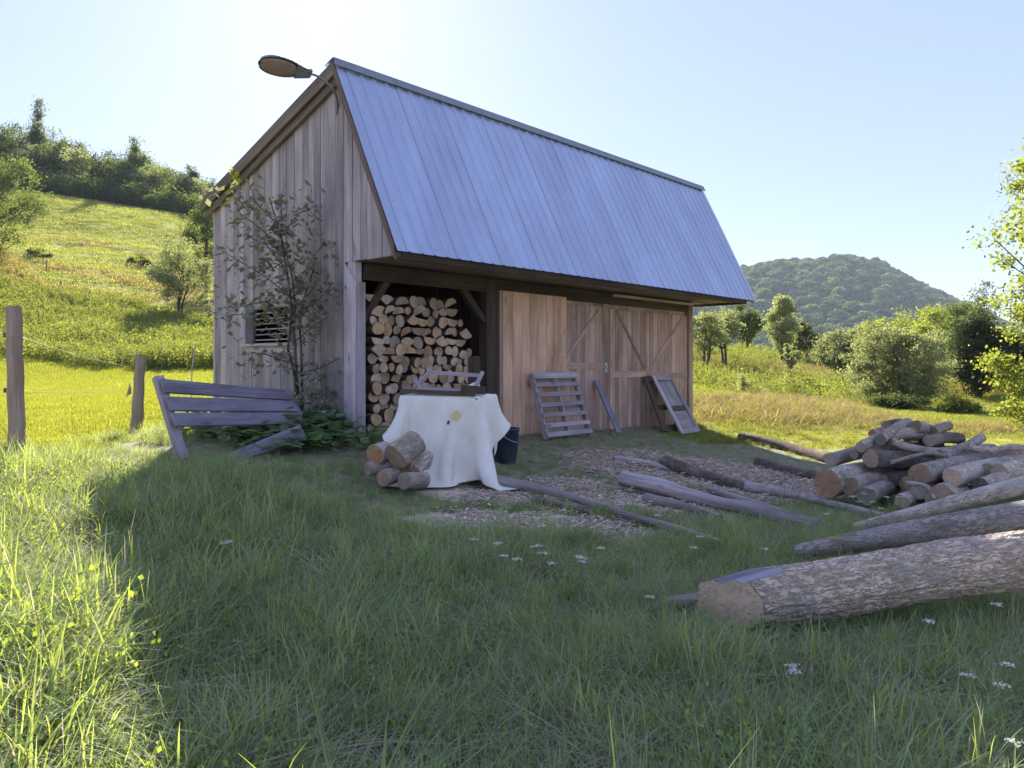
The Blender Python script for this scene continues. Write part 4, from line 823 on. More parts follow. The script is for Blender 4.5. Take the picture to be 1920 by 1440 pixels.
# the big log: sawn end, furrowed bark, torn slab along the top
def big_log():
    c0, c1 = P(1368, 1128, 4.62), P(2010, 1042, 5.0); mid1 = P(1560, 1104, 4.68); mid2 = P(1780, 1065, 4.82)
    ctr = [c0, mid1, mid2, c1]; NS, SG = 420, 180
    dd = [0]
    for a, b in zip(ctr, ctr[1:]): dd.append(dd[-1] + (b - a).length)
    LL = dd[-1]; S = np.linspace(0, 1, NS + 1) * LL
    cx = np.array([[np.interp(s, dd, [q[k] for q in ctr]) for k in range(3)] for s in S])
    for _ in range(60): cx[1:-1] = .5 * cx[1:-1] + .25 * (cx[:-2] + cx[2:])
    ax_ = np.gradient(cx, axis=0); ax_ /= np.linalg.norm(ax_, axis=1)[:, None]
    sd_ = np.cross(ax_, [0, 0, 1.0]); sd_ /= np.linalg.norm(sd_, axis=1)[:, None]; up_ = np.cross(sd_, ax_)
    th_ = np.linspace(0, 2 * np.pi, SG, endpoint=False); rb = np.interp(S, [0, .4, 1.2, LL], [.170, .168, .170, .185])
    # bark furrows: warped ridges
    TH, SS = np.meshgrid(th_, S); q = np.stack([np.cos(TH), np.sin(TH), SS * .9], -1)
    wz = fbm(q * 3, 3) - .5; wz2 = fbm(q * np.array([2.2, 2.2, 9]) + 7, 3) - .5
    ridge = 1 - np.abs(2 * vnoise(np.stack([np.cos(TH) * 9 + wz * 3, np.sin(TH) * 9 + wz * 3, SS * 6 + wz2 * 5], -1)) - 1) ** .7
    fine = fbm(q * np.array([20, 20, 26]) + 3, 3) - .5
    bulge = .10 * (fbm(q * .9 + 5, 2) - .5)
    rad = rb[:, None] * (1 + bulge) + (ridge - .5) * .020 + fine * .010
    rad = rad * np.where(TH * 0 + np.abs(SS) < .0, 1, 1)
    X_ = rad * np.cos(TH); Y_ = rad * np.sin(TH)                      # X along side, Y up
    slab = .122 + SS * .14 + .010 * np.sin(X_ * 60 + SS * 2) + .014 * (fbm(np.stack([X_ * 14, SS * 2.2, 0 * SS], -1), 3) - .5) + .16 * X_
    # torn top: clamp height under a plane rising away from the end
    cut = (Y_ > slab); Y2 = np.minimum(Y_, slab); mi_v = cut
    shear = X_ * .85 * (1 - sstep(0, 1.0, SS))
    V = cx[:, None, :] + ax_[:, None, :] * shear[..., None] + sd_[:, None, :] * X_[..., None] + up_[:, None, :] * Y2[..., None]
    G = np.stack([X_ + 3, Y_, SS], -1); Gw = np.stack([SS, X_, Y_ * 0], -1); G = np.where(cut[..., None], Gw, G)
    V = V.reshape(-1, 3); G = G.reshape(-1, 3); i_, j_ = np.meshgrid(np.arange(NS), np.arange(SG), indexing='ij'); jj = (j_ + 1) % SG
    F_ = np.stack([i_ * SG + j_, i_ * SG + jj, (i_ + 1) * SG + jj, (i_ + 1) * SG + j_], -1).reshape(-1, 4)
    cc = cut.reshape(-1)[F_].sum(1) >= 3
    org = Vector(c0); me_ = mesh_np('big_log', V - np.array(org), F_, [M['bark_a'], M['weathered']], cc.astype(int), G, np.full(len(V), .6), True)
    o = link('big_log', me_); o.location = org; tag(o, 'biggest sawn log with furrowed bark and torn top in the right foreground', 'log')
    # cut face with a bark rim
    b = MB(); ring = [Vector(V[k]) - Vector(ax_[0]) * .004 for k in range(SG)]; c_ = Vector(cx[0]) - Vector(ax_[0]) * .004
    inner = [c_ + (p - c_) * .955 for p in ring]; gi = [((p - c_).dot(Vector(sd_[0])), (p - c_).dot(Vector(up_[0])), 1) for p in inner]
    vv = inner + [c_]; b.add(vv, [(k, (k + 1) % SG, SG)[::-1] for k in range(SG)], 0, gi + [(0, 0, 1)], .5)
    b.add(ring + inner, [(k, (k + 1) % SG, SG + (k + 1) % SG, SG + k)[::-1] for k in range(SG)], 1)
    e = b.build('sawn_end', [M['end'], M['bark_c']]); under(e, o)
big_log()

# ------------------------------------------------------------ split wood heap in front of the tarp
HP = 'chunks of wood in the small heap by the tarp'
HL = [('split chunk with ribbed bark lying tilted on top of the heap', [(742, 858, 8.05), (780, 828, 8.25)], 25, 'split'),
      ('short chunk with an orange cut face at the left of the heap', [(703, 852, 8.2), (722, 845, 8.4)], 19, 'r'),
      ('knotty bark chunk in the middle of the heap', [(755, 868, 8.2), (795, 862, 8.5)], 19, 'c'),
      ('flat chunk low at the left of the heap', [(688, 878, 8.2), (735, 874, 8.4)], 14, 'c'),
      ('round chunk with a tan cut end at the heap foot', [(758, 902, 7.9), (795, 900, 8.2)], 16, 'r'),
      ('greenish chunk in the grass under the heap', [(718, 896, 8.0), (755, 888, 8.3)], 15, 'c'),
      ('rough chunk behind the tilted split one', [(735, 848, 8.4), (765, 832, 8.6)], 18, 'c'),
      ('chunk resting against the tarp at the right of the heap', [(775, 886, 8.2), (800, 856, 8.5)], 15, 'c')]
for lb, pp, ra, kd in HL:
    o = log('wood_chunk', lb, px(*pp), [r_(ra, pp[0][2]), r_(ra * .95, pp[1][2])], {'split': BA, 'r': BC_, 'c': BC_}[kd], {'split': E, 'r': ER, 'c': E}[kd], HP, 20, .12, 'wood chunk', 6)

# ------------------------------------------------------------ tarp (cloth settled over a table by relaxation)
TC = Vector((-.74, 9.2, 0)); YA = R(-19); HT = 1.262; hx, hy = .50, .34; gz0 = h1(-.75, 8.8)
ca, sa = math.cos(YA), math.sin(YA)
def toW(x, y, z): return Vector((TC.x + x * ca - y * sa, TC.y + x * sa + y * ca, z))
table = thing('work_table', 'low wooden table hidden under the pale tarp', 'table', toW(0, 0, gz0))
mb = MB(); mb.bar(toW(-hx + .02, 0, HT - .04), toW(hx - .02, 0, HT - .04), 2 * hy - .04, .03, UP); wpart(mb, 'table_top', M['dark_wood'], table)
for sx in (-1, 1):
    for sy in (-1, 1): mb = MB(); q = toW(sx * (hx - .08), sy * (hy - .08), 0); mb.bar((q.x, q.y, h1(q.x, q.y) - .03), (q.x, q.y, HT - .056), .07, .07, TD); wpart(mb, 'leg', M['dark_wood'], table)
def drape():
    NX, NY = 74, 78; LX, LY = 1.95, 2.12; a0 = R(33); gx, gy = np.meshgrid(np.linspace(-LX / 2, LX / 2, NX), np.linspace(-LY / 2, LY / 2, NY), indexing='ij')
    X0 = gx * math.cos(a0) - gy * math.sin(a0) + .10; Y0 = gx * math.sin(a0) + gy * math.cos(a0) - .22
    p = np.stack([X0, Y0, np.full_like(X0, HT + .02) + .05 * (fbm(np.stack([X0 * 5, Y0 * 5, 0 * X0], -1), 3) + .3 * RG.random(X0.shape))], -1); v = np.zeros_like(p)
    dx_, dy_ = LX / (NX - 1), LY / (NY - 1); dg = math.hypot(dx_, dy_); dt = .016
    def con(a, b, L0, st):
        d = b - a; l = np.linalg.norm(d, axis=-1, keepdims=True) + 1e-9; c_ = d * ((l - L0) / l) * .5 * st; a += c_; b -= c_
    gzz = lambda q: H(TC.x + q[..., 0] * ca - q[..., 1] * sa, TC.y + q[..., 0] * sa + q[..., 1] * ca)
    gm = gzz(p)
    for it in range(380):
        v[..., 2] -= 9.8 * dt; v *= .965; pn = p + v * dt
        if it % 20 == 0: gm = gzz(pn)
        for _ in range(8):
            for ax in (0, 1):
                for par in (0, 1):
                    if ax == 0: con(pn[par:-1:2][: (NX - par) // 2], pn[par + 1::2][: (NX - par) // 2], dx_, 1)
                    else: con(pn[:, par:-1:2][:, : (NY - par) // 2], pn[:, par + 1::2][:, : (NY - par) // 2], dy_, 1)
            con(pn[:-1, :-1], pn[1:, 1:], dg, .25); con(pn[1:, :-1], pn[:-1, 1:], dg, .25)
            con(pn[:-4], pn[4:], dx_ * 4, .12); con(pn[:, :-4], pn[:, 4:], dy_ * 4, .12); con(pn[:-8], pn[8:], dx_ * 8, .04); con(pn[:, :-8], pn[:, 8:], dy_ * 8, .04)
            x_, y_, z_ = pn[..., 0], pn[..., 1], pn[..., 2]; ins = (np.abs(x_) < hx) & (np.abs(y_) < hy) & (z_ < HT)
            dxp = hx - np.abs(x_); dyp = hy - np.abs(y_); dzp = HT - z_; mn = np.minimum(np.minimum(dxp, dyp), dzp)
            a = ins & ((dzp <= mn + 1e-9) | (dzp < .04)); z_[a] = HT; ot = (z_ <= HT + .004) & (np.abs(x_) < hx) & (np.abs(y_) < hy); pn[ot, :2] += (p[ot, :2] - pn[ot, :2]) * .6
            b = ins & ~a & (dxp <= mn + 1e-9); x_[b] = np.sign(x_[b]) * hx
            c_ = ins & ~a & ~b; y_[c_] = np.sign(y_[c_]) * hy
            z_[:] = np.maximum(z_, gm + .035)
        v = (pn - p) / dt; on = (p[..., 2] >= HT - .002) & (np.abs(p[..., 0]) < hx) & (np.abs(p[..., 1]) < hy); v[on] *= .6; gr = pn[..., 2] <= gm + .037; v[gr] *= .3; p = pn
    P_ = p.reshape(-1, 3); out = np.stack([TC.x + P_[:, 0] * ca - P_[:, 1] * sa, TC.y + P_[:, 0] * sa + P_[:, 1] * ca, P_[:, 2] + .004], 1)
    i_, j_ = np.meshgrid(np.arange(NX - 1), np.arange(NY - 1), indexing='ij'); F_ = np.stack([i_ * NY + j_, (i_ + 1) * NY + j_, (i_ + 1) * NY + j_ + 1, i_ * NY + j_ + 1], -1).reshape(-1, 4)
    org = toW(0, 0, gz0); me_ = mesh_np('tarp', out - np.array(org), F_, M['tarp'], g=np.stack([gx.ravel(), gy.ravel(), 0 * gx.ravel()], 1), r=np.full(NX * NY, .5), smooth=True)
    o = link('tarp', me_); o.location = org; tag(o, 'pale stained tarp draped over a low table in front of the firewood bay', 'tarp')
    sb = o.modifiers.new('s', 'SUBSURF'); sb.levels = sb.render_levels = 1; sm = o.modifiers.new('t', 'SOLIDIFY'); sm.thickness = .003
drape()
# wooden tray on the tarp
tray = thing('wooden_tray', 'grey broken wooden tray frame lying on top of the tarp', 'tray', P(818, 735, 9.0))
Z0 = HT + .025
def tb(nm, a, b, w, h, mt='pallet', up=UP): mb = MB(); mb.bar(a, b, w, h, up); wpart(mb, nm, M[mt], tray)
mb = MB()
for k, (yy, zz) in enumerate(((-.22, .03), (-.10, .035), (.02, .04))): mb.bar(toW(-.30, yy, Z0 + zz + .02), toW(.42, yy + .03, Z0 + zz - .015), .10, .018, UP)
wpart(mb, 'base_board', M['pallet'], tray)
tb('front_rail', toW(-.47, -.31, Z0 + .022), toW(.46, -.33, Z0 + .0), .05, .05, 'dark_wood')
tb('side_board', toW(.30, -.33, Z0 + .055), toW(.52, -.18, Z0 + .035), .10, .09, 'dark_wood')
tb('back_rail', toW(-.26, .10, Z0 + .235), toW(.36, .14, Z0 + .20), .03, .045)
tb('end_piece', toW(-.38, -.12, Z0 + .04), toW(-.27, .10, Z0 + .27), .03, .05); tb('end_piece', toW(-.44, .0, Z0 + .12), toW(-.30, -.16, Z0 + .02), .03, .09); tb('end_piece', toW(.33, -.05, Z0 + .03), toW(.37, .14, Z0 + .24), .03, .04)
mb = MB(); c_ = toW(.2, .0, Z0 + .07); mb.v = []; mb.add([c_, c_ + Vector((.15, .02, .07)), c_ + Vector((.19, -.02, -.01)), c_ + Vector((.08, -.08, -.02)), c_ + Vector((.12, .05, -.03))], [(0, 1, 3), (1, 2, 3), (0, 4, 1), (1, 4, 2), (0, 3, 4), (3, 2, 4)])
o = mb.build('plastic_sheet', M['plastic_white']); tag(o, 'crumpled white plastic scrap tucked in the wooden tray', 'plastic scrap')
mb = MB(); b_ = P(889, 760, 9.75); q = Vector((b_.x, b_.y, h1(b_.x, b_.y))); mb.bar(q, P(889, 671, 9.75), .11, .11, TD); mb.bar(P(889, 671, 9.75), P(889, 668, 9.75), .09, .09, TD)
o = mb.build('stub_post', M['dark_wood']); tag(o, 'short weathered post standing behind the right end of the tray', 'post')
# dark tub
tubp = P(948, 850, 10.4); tubp.z = h1(tubp.x, tubp.y)
tb_ = thing('plastic_tub', 'dark blue-black plastic tub in the grass right of the tarp', 'tub', tubp)
mb = MB(); pr = [(.135, 0), (.16, .15), (.178, .42), (.19, .43), (.19, .46), (.17, .46), (.16, .40), (.13, .05)]; V = []; NS_ = 28
for r0, z0 in pr:
    for k in range(NS_): a = 6.2832 * k / NS_; V.append((math.cos(a) * r0, math.sin(a) * r0, z0))
F_ = [(i * NS_ + k, i * NS_ + (k + 1) % NS_, (i + 1) * NS_ + (k + 1) % NS_, (i + 1) * NS_ + k) for i in range(len(pr) - 1) for k in range(NS_)] + [tuple(range(len(pr) * NS_ - NS_, len(pr) * NS_))]
mb.add(V, F_); mb.build('body', M['tub'], tb_, True)
mb = MB(); mb.tube([(.19 * math.cos(a), .19 * math.sin(a), .44 - .16 * math.sin((a + 2.2) / 1.6 * 1.57)) for a in np.linspace(-2.2, -.6, 10)], .006, 6); mb.build('handle', M['wire'], tb_, True)

# ------------------------------------------------------------ bench
bench = thing('broken_bench', 'grey wooden bench back with three slats, collapsed in front of the gable', 'bench', P(340, 850, 8.75))
dl, dr_ = 8.5, 10.4
for (a, b, c_, d) in (((302, 710), (535, 731), (546, 749.5), (310, 735)), ((312, 743), (548, 751.5), (560, 771), (321, 768.5)), ((322, 774), (559, 773.5), (571, 794), (331, 798))):
    k = 710 - a[1]; zz = (a[1] - 710) * .0022
    mb = MB(); mb.board4([P(*d, dl - zz - .03), P(*c_, dr_ - zz - .03), P(*b, dr_ - zz + .03), P(*a, dl - zz + .03)], -.028); wpart(mb, 'slat', M['bench'], bench)
mb = MB(); mb.bar(P(296, 707, 8.62), P(343, 862, 8.36), .08, .10, UD); wpart(mb, 'post', M['post'], bench)
mb = MB(); mb.bar(P(538, 731, 10.62), P(578, 812, 10.25), .05, .08, UD); wpart(mb, 'post', M['bench'], bench)
mb = MB(); mb.board4([P(577, 822, 9.3), P(430, 868, 8.75), P(433, 848, 8.85), P(562, 796, 9.4)], .05); wpart(mb, 'seat_beam', M['bench'], bench)
for nm, lb, q, dth in (('white_board', 'narrow white board propped under the bench slats, leftmost', [(402, 798), (420, 796), (432, 823), (411, 826)], 9.9),
                  ('white_board', 'short white board leaning right beside the narrow one', [(422, 800), (435, 797), (434, 822), (424, 827)], 9.8),
                  ('white_board', 'flat white plank end sticking out under the bench middle', [(448, 798), (480, 797), (490, 809), (456, 807)], 10.2),
                  ('white_board', 'white plank lying on the weeds at the gable wall foot', [(585, 772), (628, 770), (618, 783), (588, 784)], 10.6)):
    mb = MB(); mb.board4([P(*q[3], dth - .05), P(*q[2], dth - .05), P(*q[1], dth + .05), P(*q[0], dth + .05)], .02); o = mb.build(nm, M['white_wood']); tag(o, lb, 'board', 'white boards near the bench')

# ------------------------------------------------------------ pallet, plank, frames against the doors
pal = thing('pallet', 'grey wooden pallet leaning on the fresh siding', 'pallet', BW(4.1, -.45, h1(*BW(4.1, -.45, 0)[:2])))
PA, PB = BW(3.36, -.13, 1.435), BW(3.12, -.66, .42); wv = UD * 1.18; dnv = (PB - PA); nv = dnv.cross(wv).normalized()
if nv.dot(TD) > 0: nv = -nv
for s in (.04, .19, .345, .505, .665, .82, .96):
    mb = MB(); a = PA + dnv * s; h_ = .075 if s > .05 else .11; mb.bar(a + nv * .10, a + wv + nv * .10, .018, h_, dnv); wpart(mb, 'slat', M['pallet'], pal)
for s in (.02, .5, .98):
    mb = MB(); a = PA + wv * s; mb.bar(a + nv * .045, a + dnv + nv * .045, .035, .088, nv); wpart(mb, 'stringer', M['pallet'], pal)
for s in (.1, .5, .9):
    mb = MB(); a = PA + dnv * s; mb.bar(a - nv * .008, a + wv - nv * .008, .014, .09, dnv); wpart(mb, 'back_slat', M['pallet'], pal)
mb = MB(); a = BW(5.28, -.12, 1.33); b = BW(5.28, -.62, .40); mb.bar(a, b, .15, .035, -UD.cross(b - a)); o = mb.build('plank', M['bench']); tag(o, 'single grey plank leaning on the brown door right of the pallet', 'plank')
def frame(nm, lb, u0, w, zt, tb_, panel, mt):
    o = thing(nm, lb, 'door frame', BW(u0 + w / 2, tb_, fz(u0, 0) + .1)); A = BW(u0, -.12, zt); B = BW(u0 - .1, tb_, fz(u0, tb_) + .16); d = B - A; wv = UD * w; nn = d.cross(wv).normalized()
    if nn.dot(TD) > 0: nn = -nn
    for s, wd_ in ((.05, .1), (.95, .1)): mb = MB(); mb.bar(A + wv * s, A + wv * s + d, .035, .10, nn.cross(d)); wpart(mb, 'stile', M[mt], o)
    for s, h_ in ((.04, .12), (.58, .10), (.96, .12)): mb = MB(); mb.bar(A + d * s + wv * .12, A + d * s + wv * .88, .03, h_, d); wpart(mb, 'rail', M['dark_wood' if s == .58 else mt], o)
    if panel:
        for a, b in ((.1, .53), (.63, .9)): mb = MB(); mb.board4([A + d * a + wv * .13 - nn * .004, A + d * a + wv * .87 - nn * .004, A + d * b + wv * .87 - nn * .004, A + d * b + wv * .13 - nn * .004], .008); wpart(mb, 'panel', M['pallet'], o)
frame('old_door_frame', 'old grey panel door leaning in front at the right end of the barn', 7.18, .72, 1.40, -.85, True, 'pallet')
frame('old_door_frame', 'narrow dark frame leaning behind the old grey panel door', 6.88, .62, 1.38, -.62, False, 'dark_wood')

# ------------------------------------------------------------ fence posts and wires
def fpost(lb, x, y, top, r0, r1, lean=(0, 0), ins=(), grp='wooden fence posts', torn=False, rr=.06):
    z = h1(x, y); o = thing('fence_post', lb, 'fence post', (x, y, z), grp); n_ = 12
    pts = [Vector((x + lean[0] * k / n_ + .006 * math.sin(k * 1.9), y + lean[1] * k / n_, z - .15 + (top - z + .15) * k / n_)) for k in range(n_ + 1)]
    mb = MB(); mb.tube(pts, [r0 + (r1 - r0) * k / n_ for k in range(n_ + 1)], 16, 0, True, 1, rr); wpart(mb, 'post', [M['fence_wood'], M['end_grey']], o, False)
    for zi in ins:
        mb = MB(); c_ = Vector((x - r0 - .005, y - .01, zi)); mb.bar(c_ + Vector((.03, 0, 0)), c_ - Vector((.05, 0, 0)), .022, .022); mb.tube([c_ - Vector((.03, 0, .022)), c_ - Vector((.034, 0, -.022))], .019, 8); wpart(mb, 'insulator', M['iron'], o)
    if torn:
        mb = MB()
        for a in (-.075, .075): mb.add([(x + a * .7, y - .05, z + .62), (x + a * 1.5, y - .06, z + .56), (x + a * .8, y - .04, z + .78), (x + a * .7, y - .01, z + .62)], [(0, 1, 2), (1, 3, 2), (0, 3, 1), (0, 2, 3)])
        wpart(mb, 'bark_flap', M['fence_wood'], o)
    return o
a = P(34, 870, 7.9); fpost('nearest thick fence post at the left edge with black insulators', a.x, a.y, P(31, 575, 7.9).z, .082, .072, (-.05, 0), (P(0, 628, 7.9).z, P(0, 732, 7.9).z, P(0, 841, 7.9).z))
b = P(254, 815, 11.5); fpost('second fence post with peeling bark left of the bench', b.x, b.y, P(263, 666, 11.5).z, .085, .078, (.075, 0), (), torn=True, rr=.12)
def wire(lb, p0, p1, sag=.04, r0=.0022):
    mb = MB(); mb.tube([Vector(p0).lerp(Vector(p1), k / 12) - Vector((0, 0, sag * 4 * (k / 12) * (1 - k / 12))) for k in range(13)], r0, 5); o = mb.build('fence_wire', M['wire']); tag(o, lb, 'wire', 'fence wires')
hh_ = [(628, 690), (732, 725), (841, 800)]
for nm, (ya, yb) in zip(('top', 'middle', 'bottom'), hh_):
    wire('thin %s fence wire running between the two near posts' % nm, P(30, ya, 7.82), P(258, yb, 11.42)); wire('thin %s fence wire leaving the picture left of the nearest post' % nm, P(30, ya, 7.82), P(-400, ya - 30, 6.6))
mb = MB(); s0 = P(358, 745, 14.5); s0.z = h1(s0.x, s0.y); mb.tube([s0, P(360, 690, 14.5), P(367, 643, 14.5)], .012, 8); o = mb.build('electric_fence_stake', M['white_wood'], None, True); tag(o, 'thin white stake behind the bench beside the gable corner', 'fence stake')
FP = [(10, 462, 438, 92, 'far-off post highest at the picture edge beneath the left bush'), (34, 480, 455, 84, 'second far-off post down the slope, dim in the scrub'), (57, 503, 474, 76, 'third far-off post beside the dark bank'), (87, 532, 507, 70, 'fourth far-off post half sunk in the scrub'),
      (119, 563, 527, 62, 'leaning far-off post in the middle of the slope line'), (168, 580, 553, 60, 'sixth far-off post, standing just above the weeds'), (231, 600, 581, 57, 'seventh far-off post left of the tree shadow'), (338, 634, 619, 52, 'last far-off post nearest the barn wall'), (180, 392, 373, 118, 'lone far-off post high on the hill pasture below the woods')]
for (a, yb, yt, d, lb) in FP: g = P(a, yb, d); fpost(lb, g.x, g.y, max(P(a, yt, d).z, h1(g.x, g.y) + 1.1), .075, .07, (-.22 if a == 119 else 0, 0), (), 'far fence posts on the hill', rr=0)

# ------------------------------------------------------------ flowers and showy blades
def umbel(seed, hgt=.42, mat='petal', rad=.034):
    g = np.random.default_rng(seed); cen = np.stack([g.normal(size=46) * rad * .5, g.normal(size=46) * rad * .5, hgt + g.normal(size=46) * .004], 1)
    V, F_ = leaves(cen, .011, g, .9, .0); V = V.copy(); hd_ = mesh_np('flower_head', V, F_, M[mat], r=np.repeat(g.random(46), 4))
    mb = MB(); mb.tube([(0, 0, 0), (.01, .01, hgt * .6), (0, 0, hgt * .93)], .0025, 5)
    for k in range(7): a = k * .9; mb.tube([(0, 0, hgt * .92), (math.cos(a) * rad * .6, math.sin(a) * rad * .6, hgt - .004)], .0012, 4)
    o = mb.build('stem', M['grass']); s = o.data; bpy.data.objects.remove(o); return hd_, s
um = [umbel(300 + k) for k in range(3)]; uy = umbel(310, .5, 'petal_yellow', .05); up_k = umbel(311, .45, 'petal_pink', .02)
def flower(px_, py_, d, kinds, lb, grp, sc=1):
    g = P(px_, py_, d); gz = h1(g.x, g.y); hgt = max(.12, g.z - gz); o = thing('wildflower', lb, 'wildflower', (g.x, g.y, gz), grp, random.random() * 6)
    hd_, st = kinds; o.scale = (sc, sc, hgt / .42); link('flower_head', hd_, o); link('stem', st, o)
FL = [(887, 1011), (933, 1018), (1005, 1024), (1018, 1037), (1008, 1023), (968, 1048), (944, 1041), (1035, 1056), (1082, 1043), (1093, 1053), (1090, 1046), (1127, 1027), (1056, 956), (1050, 970), (1017, 985), (1195, 938), (1198, 945), (1232, 966), (1300, 1026), (1314, 1006), (1436, 1029), (1434, 926), (1550, 963), (1600, 931), (1612, 940), (1637, 941), (1652, 953), (1620, 925), (1664, 932), (1688, 932), (1220, 1119), (1484, 1247), (1490, 1258), (1890, 1245), (1817, 1266), (1876, 1284), (1903, 1392), (1850, 1100), (1868, 1132), (1745, 1165), (430, 1015), (420, 1018)]
for (a, b) in FL:
    g = ground(a, b + 14)
    for _ in range(3): g = ground(a, b + .26 * FPX / g.y)
    flower(a, b, max(2.4, g.y), random.choice(um), 'small flat-topped white wildflower standing in the shaded grass', 'white wildflowers in the grass')
flower(1568, 1020, 5.9, uy, 'yellow goldenrod bloom at the end of the long grey trunk', None, 1.6); flower(303, 955, 5.9, uy, 'small yellow flower at the shadow edge on the left', None, .7)
flower(166, 912, 6.6, up_k, 'pink clover flower in the bright grass right of the fence post', None, 1.2)
# ------------------------------------------------------------ trees
def tree_meshes(name, seed, h, w, trunk_h, nclump, nleaf, lsize, leafm, barkm=None, shape='round', tr=.10, aspect=.6, clr=.42, stems=1, limbs=26, depth=None, gap=.0):
    g = np.random.default_rng(seed); cl = []; tries = 0; depth = depth or w
    while len(cl) < nclump and tries < nclump * 40:
        tries += 1; p = g.uniform(-1, 1, 3); r = np.linalg.norm(p)
        if r > 1 or r < .25 and g.random() < .6: continue
        t = (p[2] + 1) / 2
        if shape == 'cone': wd = 1.0 - .88 * t
        elif shape == 'poplar': wd = .75 - .25 * abs(t - .45) * 2
        elif shape == 'bush': wd = 1.0 if t < .5 else 1.0
        elif shape == 'flame': wd = min(1, .35 + t * 2.2) * (1.02 - .72 * t)
        else: wd = 1
        q = np.array([p[0] * w / 2 * wd, p[1] * depth / 2 * wd, trunk_h + (h - trunk_h) * t])
        lob = vnoise(np.array([q[0] / w * 4.2 + seed, q[1] / w * 4.2, q[2] / w * 4.2]))
        if r > .55 + .62 * lob - gap: continue
        cl.append(q)
    cl = np.array(cl); cr = clr * (.6 + .8 * g.random(len(cl))); per = nleaf // len(cl); cen = []; rn = []
    for c_, r in zip(cl, cr):
        q = g.normal(size=(per, 3)) * r * np.array([.55, .55, .38]); cen.append(c_ + q); rn.append(np.clip(.5 * g.random() + .5 * g.random(per), 0, 1))
    cen = np.concatenate(cen); V, F_ = leaves(cen, lsize, g, aspect); 
    crown = mesh_np(name + '_crown', V, F_, leafm, r=np.repeat(np.concatenate(rn), 4))
    mb = MB(); py = random.Random(seed); bases = [(py.uniform(-.12, .12) * w * (stems > 1), py.uniform(-.1, .1) * w * (stems > 1)) for _ in range(stems)]
    tops = []
    for bx, by in bases:
        topz = h * (.72 if shape != 'bush' else .6); n_ = 7; r0 = tr / math.sqrt(stems); lx, ly = (bx * 2 + py.uniform(-.06, .06) * w, by * 2 + py.uniform(-.06, .06) * w)
        pts = [Vector((bx * .5 + lx * (k / n_) ** 1.3 + .02 * w * math.sin(k * 1.3 + seed), by * .5 + ly * (k / n_) ** 1.3, -.2 + (topz + .2) * k / n_)) for k in range(n_ + 1)]
        mb.tube(pts, [r0 * (1 - .8 * k / n_) for k in range(n_ + 1)], 8, 0, False); tops.append(pts)
    for c_ in cl[g.permutation(len(cl))[:limbs]]:
        pts = tops[py.randrange(len(tops))]; zt = max(trunk_h * .5, c_[2] - .35 * math.hypot(c_[0], c_[1]) - .15 * h); k = min(len(pts) - 2, max(0, int((zt + .2) / (pts[-1].z + .2) * 7))); a = pts[k].lerp(pts[k + 1], .5); b = Vector(c_)
        m_ = a.lerp(b, .5) + Vector((0, 0, -.04 * h * py.random())); mb.tube([a, m_, b], [tr * .32 / math.sqrt(stems), tr * .2 / math.sqrt(stems), tr * .06], 5, 0, False)
    o = mb.build(name + '_trunk', barkm or M['bark_tree'], None, True); tm = o.data; bpy.data.objects.remove(o); return crown, tm
def place(meshes, name, label, loc, sc=1, rz=None, group=None, cat='tree', sz=None):
    o = thing(name, label, cat, loc, group, RG.random() * 6.28 if rz is None else rz); o.scale = (sc, sc, sz or sc)
    link('crown' if cat != 'bush' else 'foliage', meshes[0], o); link('trunk' if cat != 'bush' else 'stems', meshes[1], o); return o
def at_px(a, yb, d): g = P(a, yb, d); return Vector((g.x, g.y, h1(g.x, g.y) - .05))
# left: wood on the crest (shared meshes, 9 m tall)
FT = [tree_meshes('wood_tree', 400 + k, 9, 7.5, .8, 85, 8500, .26, M['leaf_far'], clr=.95, tr=.22, limbs=18) for k in range(3)] + [tree_meshes('wood_tree', 410 + k, 9, 4.6, .6, 60, 5200, .24, M['leaf_far'], shape='flame', clr=.7, tr=.18, limbs=16) for k in range(2)] + [tree_meshes('wood_tree', 420, 9, 6.5, 1.0, 60, 4500, .24, M['leaf_olive'], clr=.8, tr=.2)]
HT_ = [(-60, 140, 215, 1), (-15, 132, 232, 0), (25, 138, 240, 2), (48, 130, 262, 5), (72, 141, 186, 4), (92, 133, 262, 1), (118, 139, 247, 0), (140, 131, 275, 5), (152, 143, 268, 4), (172, 135, 288, 2), (198, 140, 284, 1), (222, 132, 292, 0), (238, 140, 280, 2), (252, 136, 258, 4), (272, 132, 300, 5), (284, 142, 284, 1), (304, 136, 312, 0), (326, 133, 322, 2), (340, 143, 316, 1), (357, 138, 290, 3), (374, 133, 332, 5), (392, 140, 328, 0), (412, 134, 345, 1), (440, 138, 350, 2), (470, 140, 345, 0), (95, 150, 262, 2), (185, 150, 285, 0), (310, 152, 312, 2), (60, 150, 255, 0), (20, 152, 230, 1), (372, 152, 328, 0), (230, 151, 285, 1)]
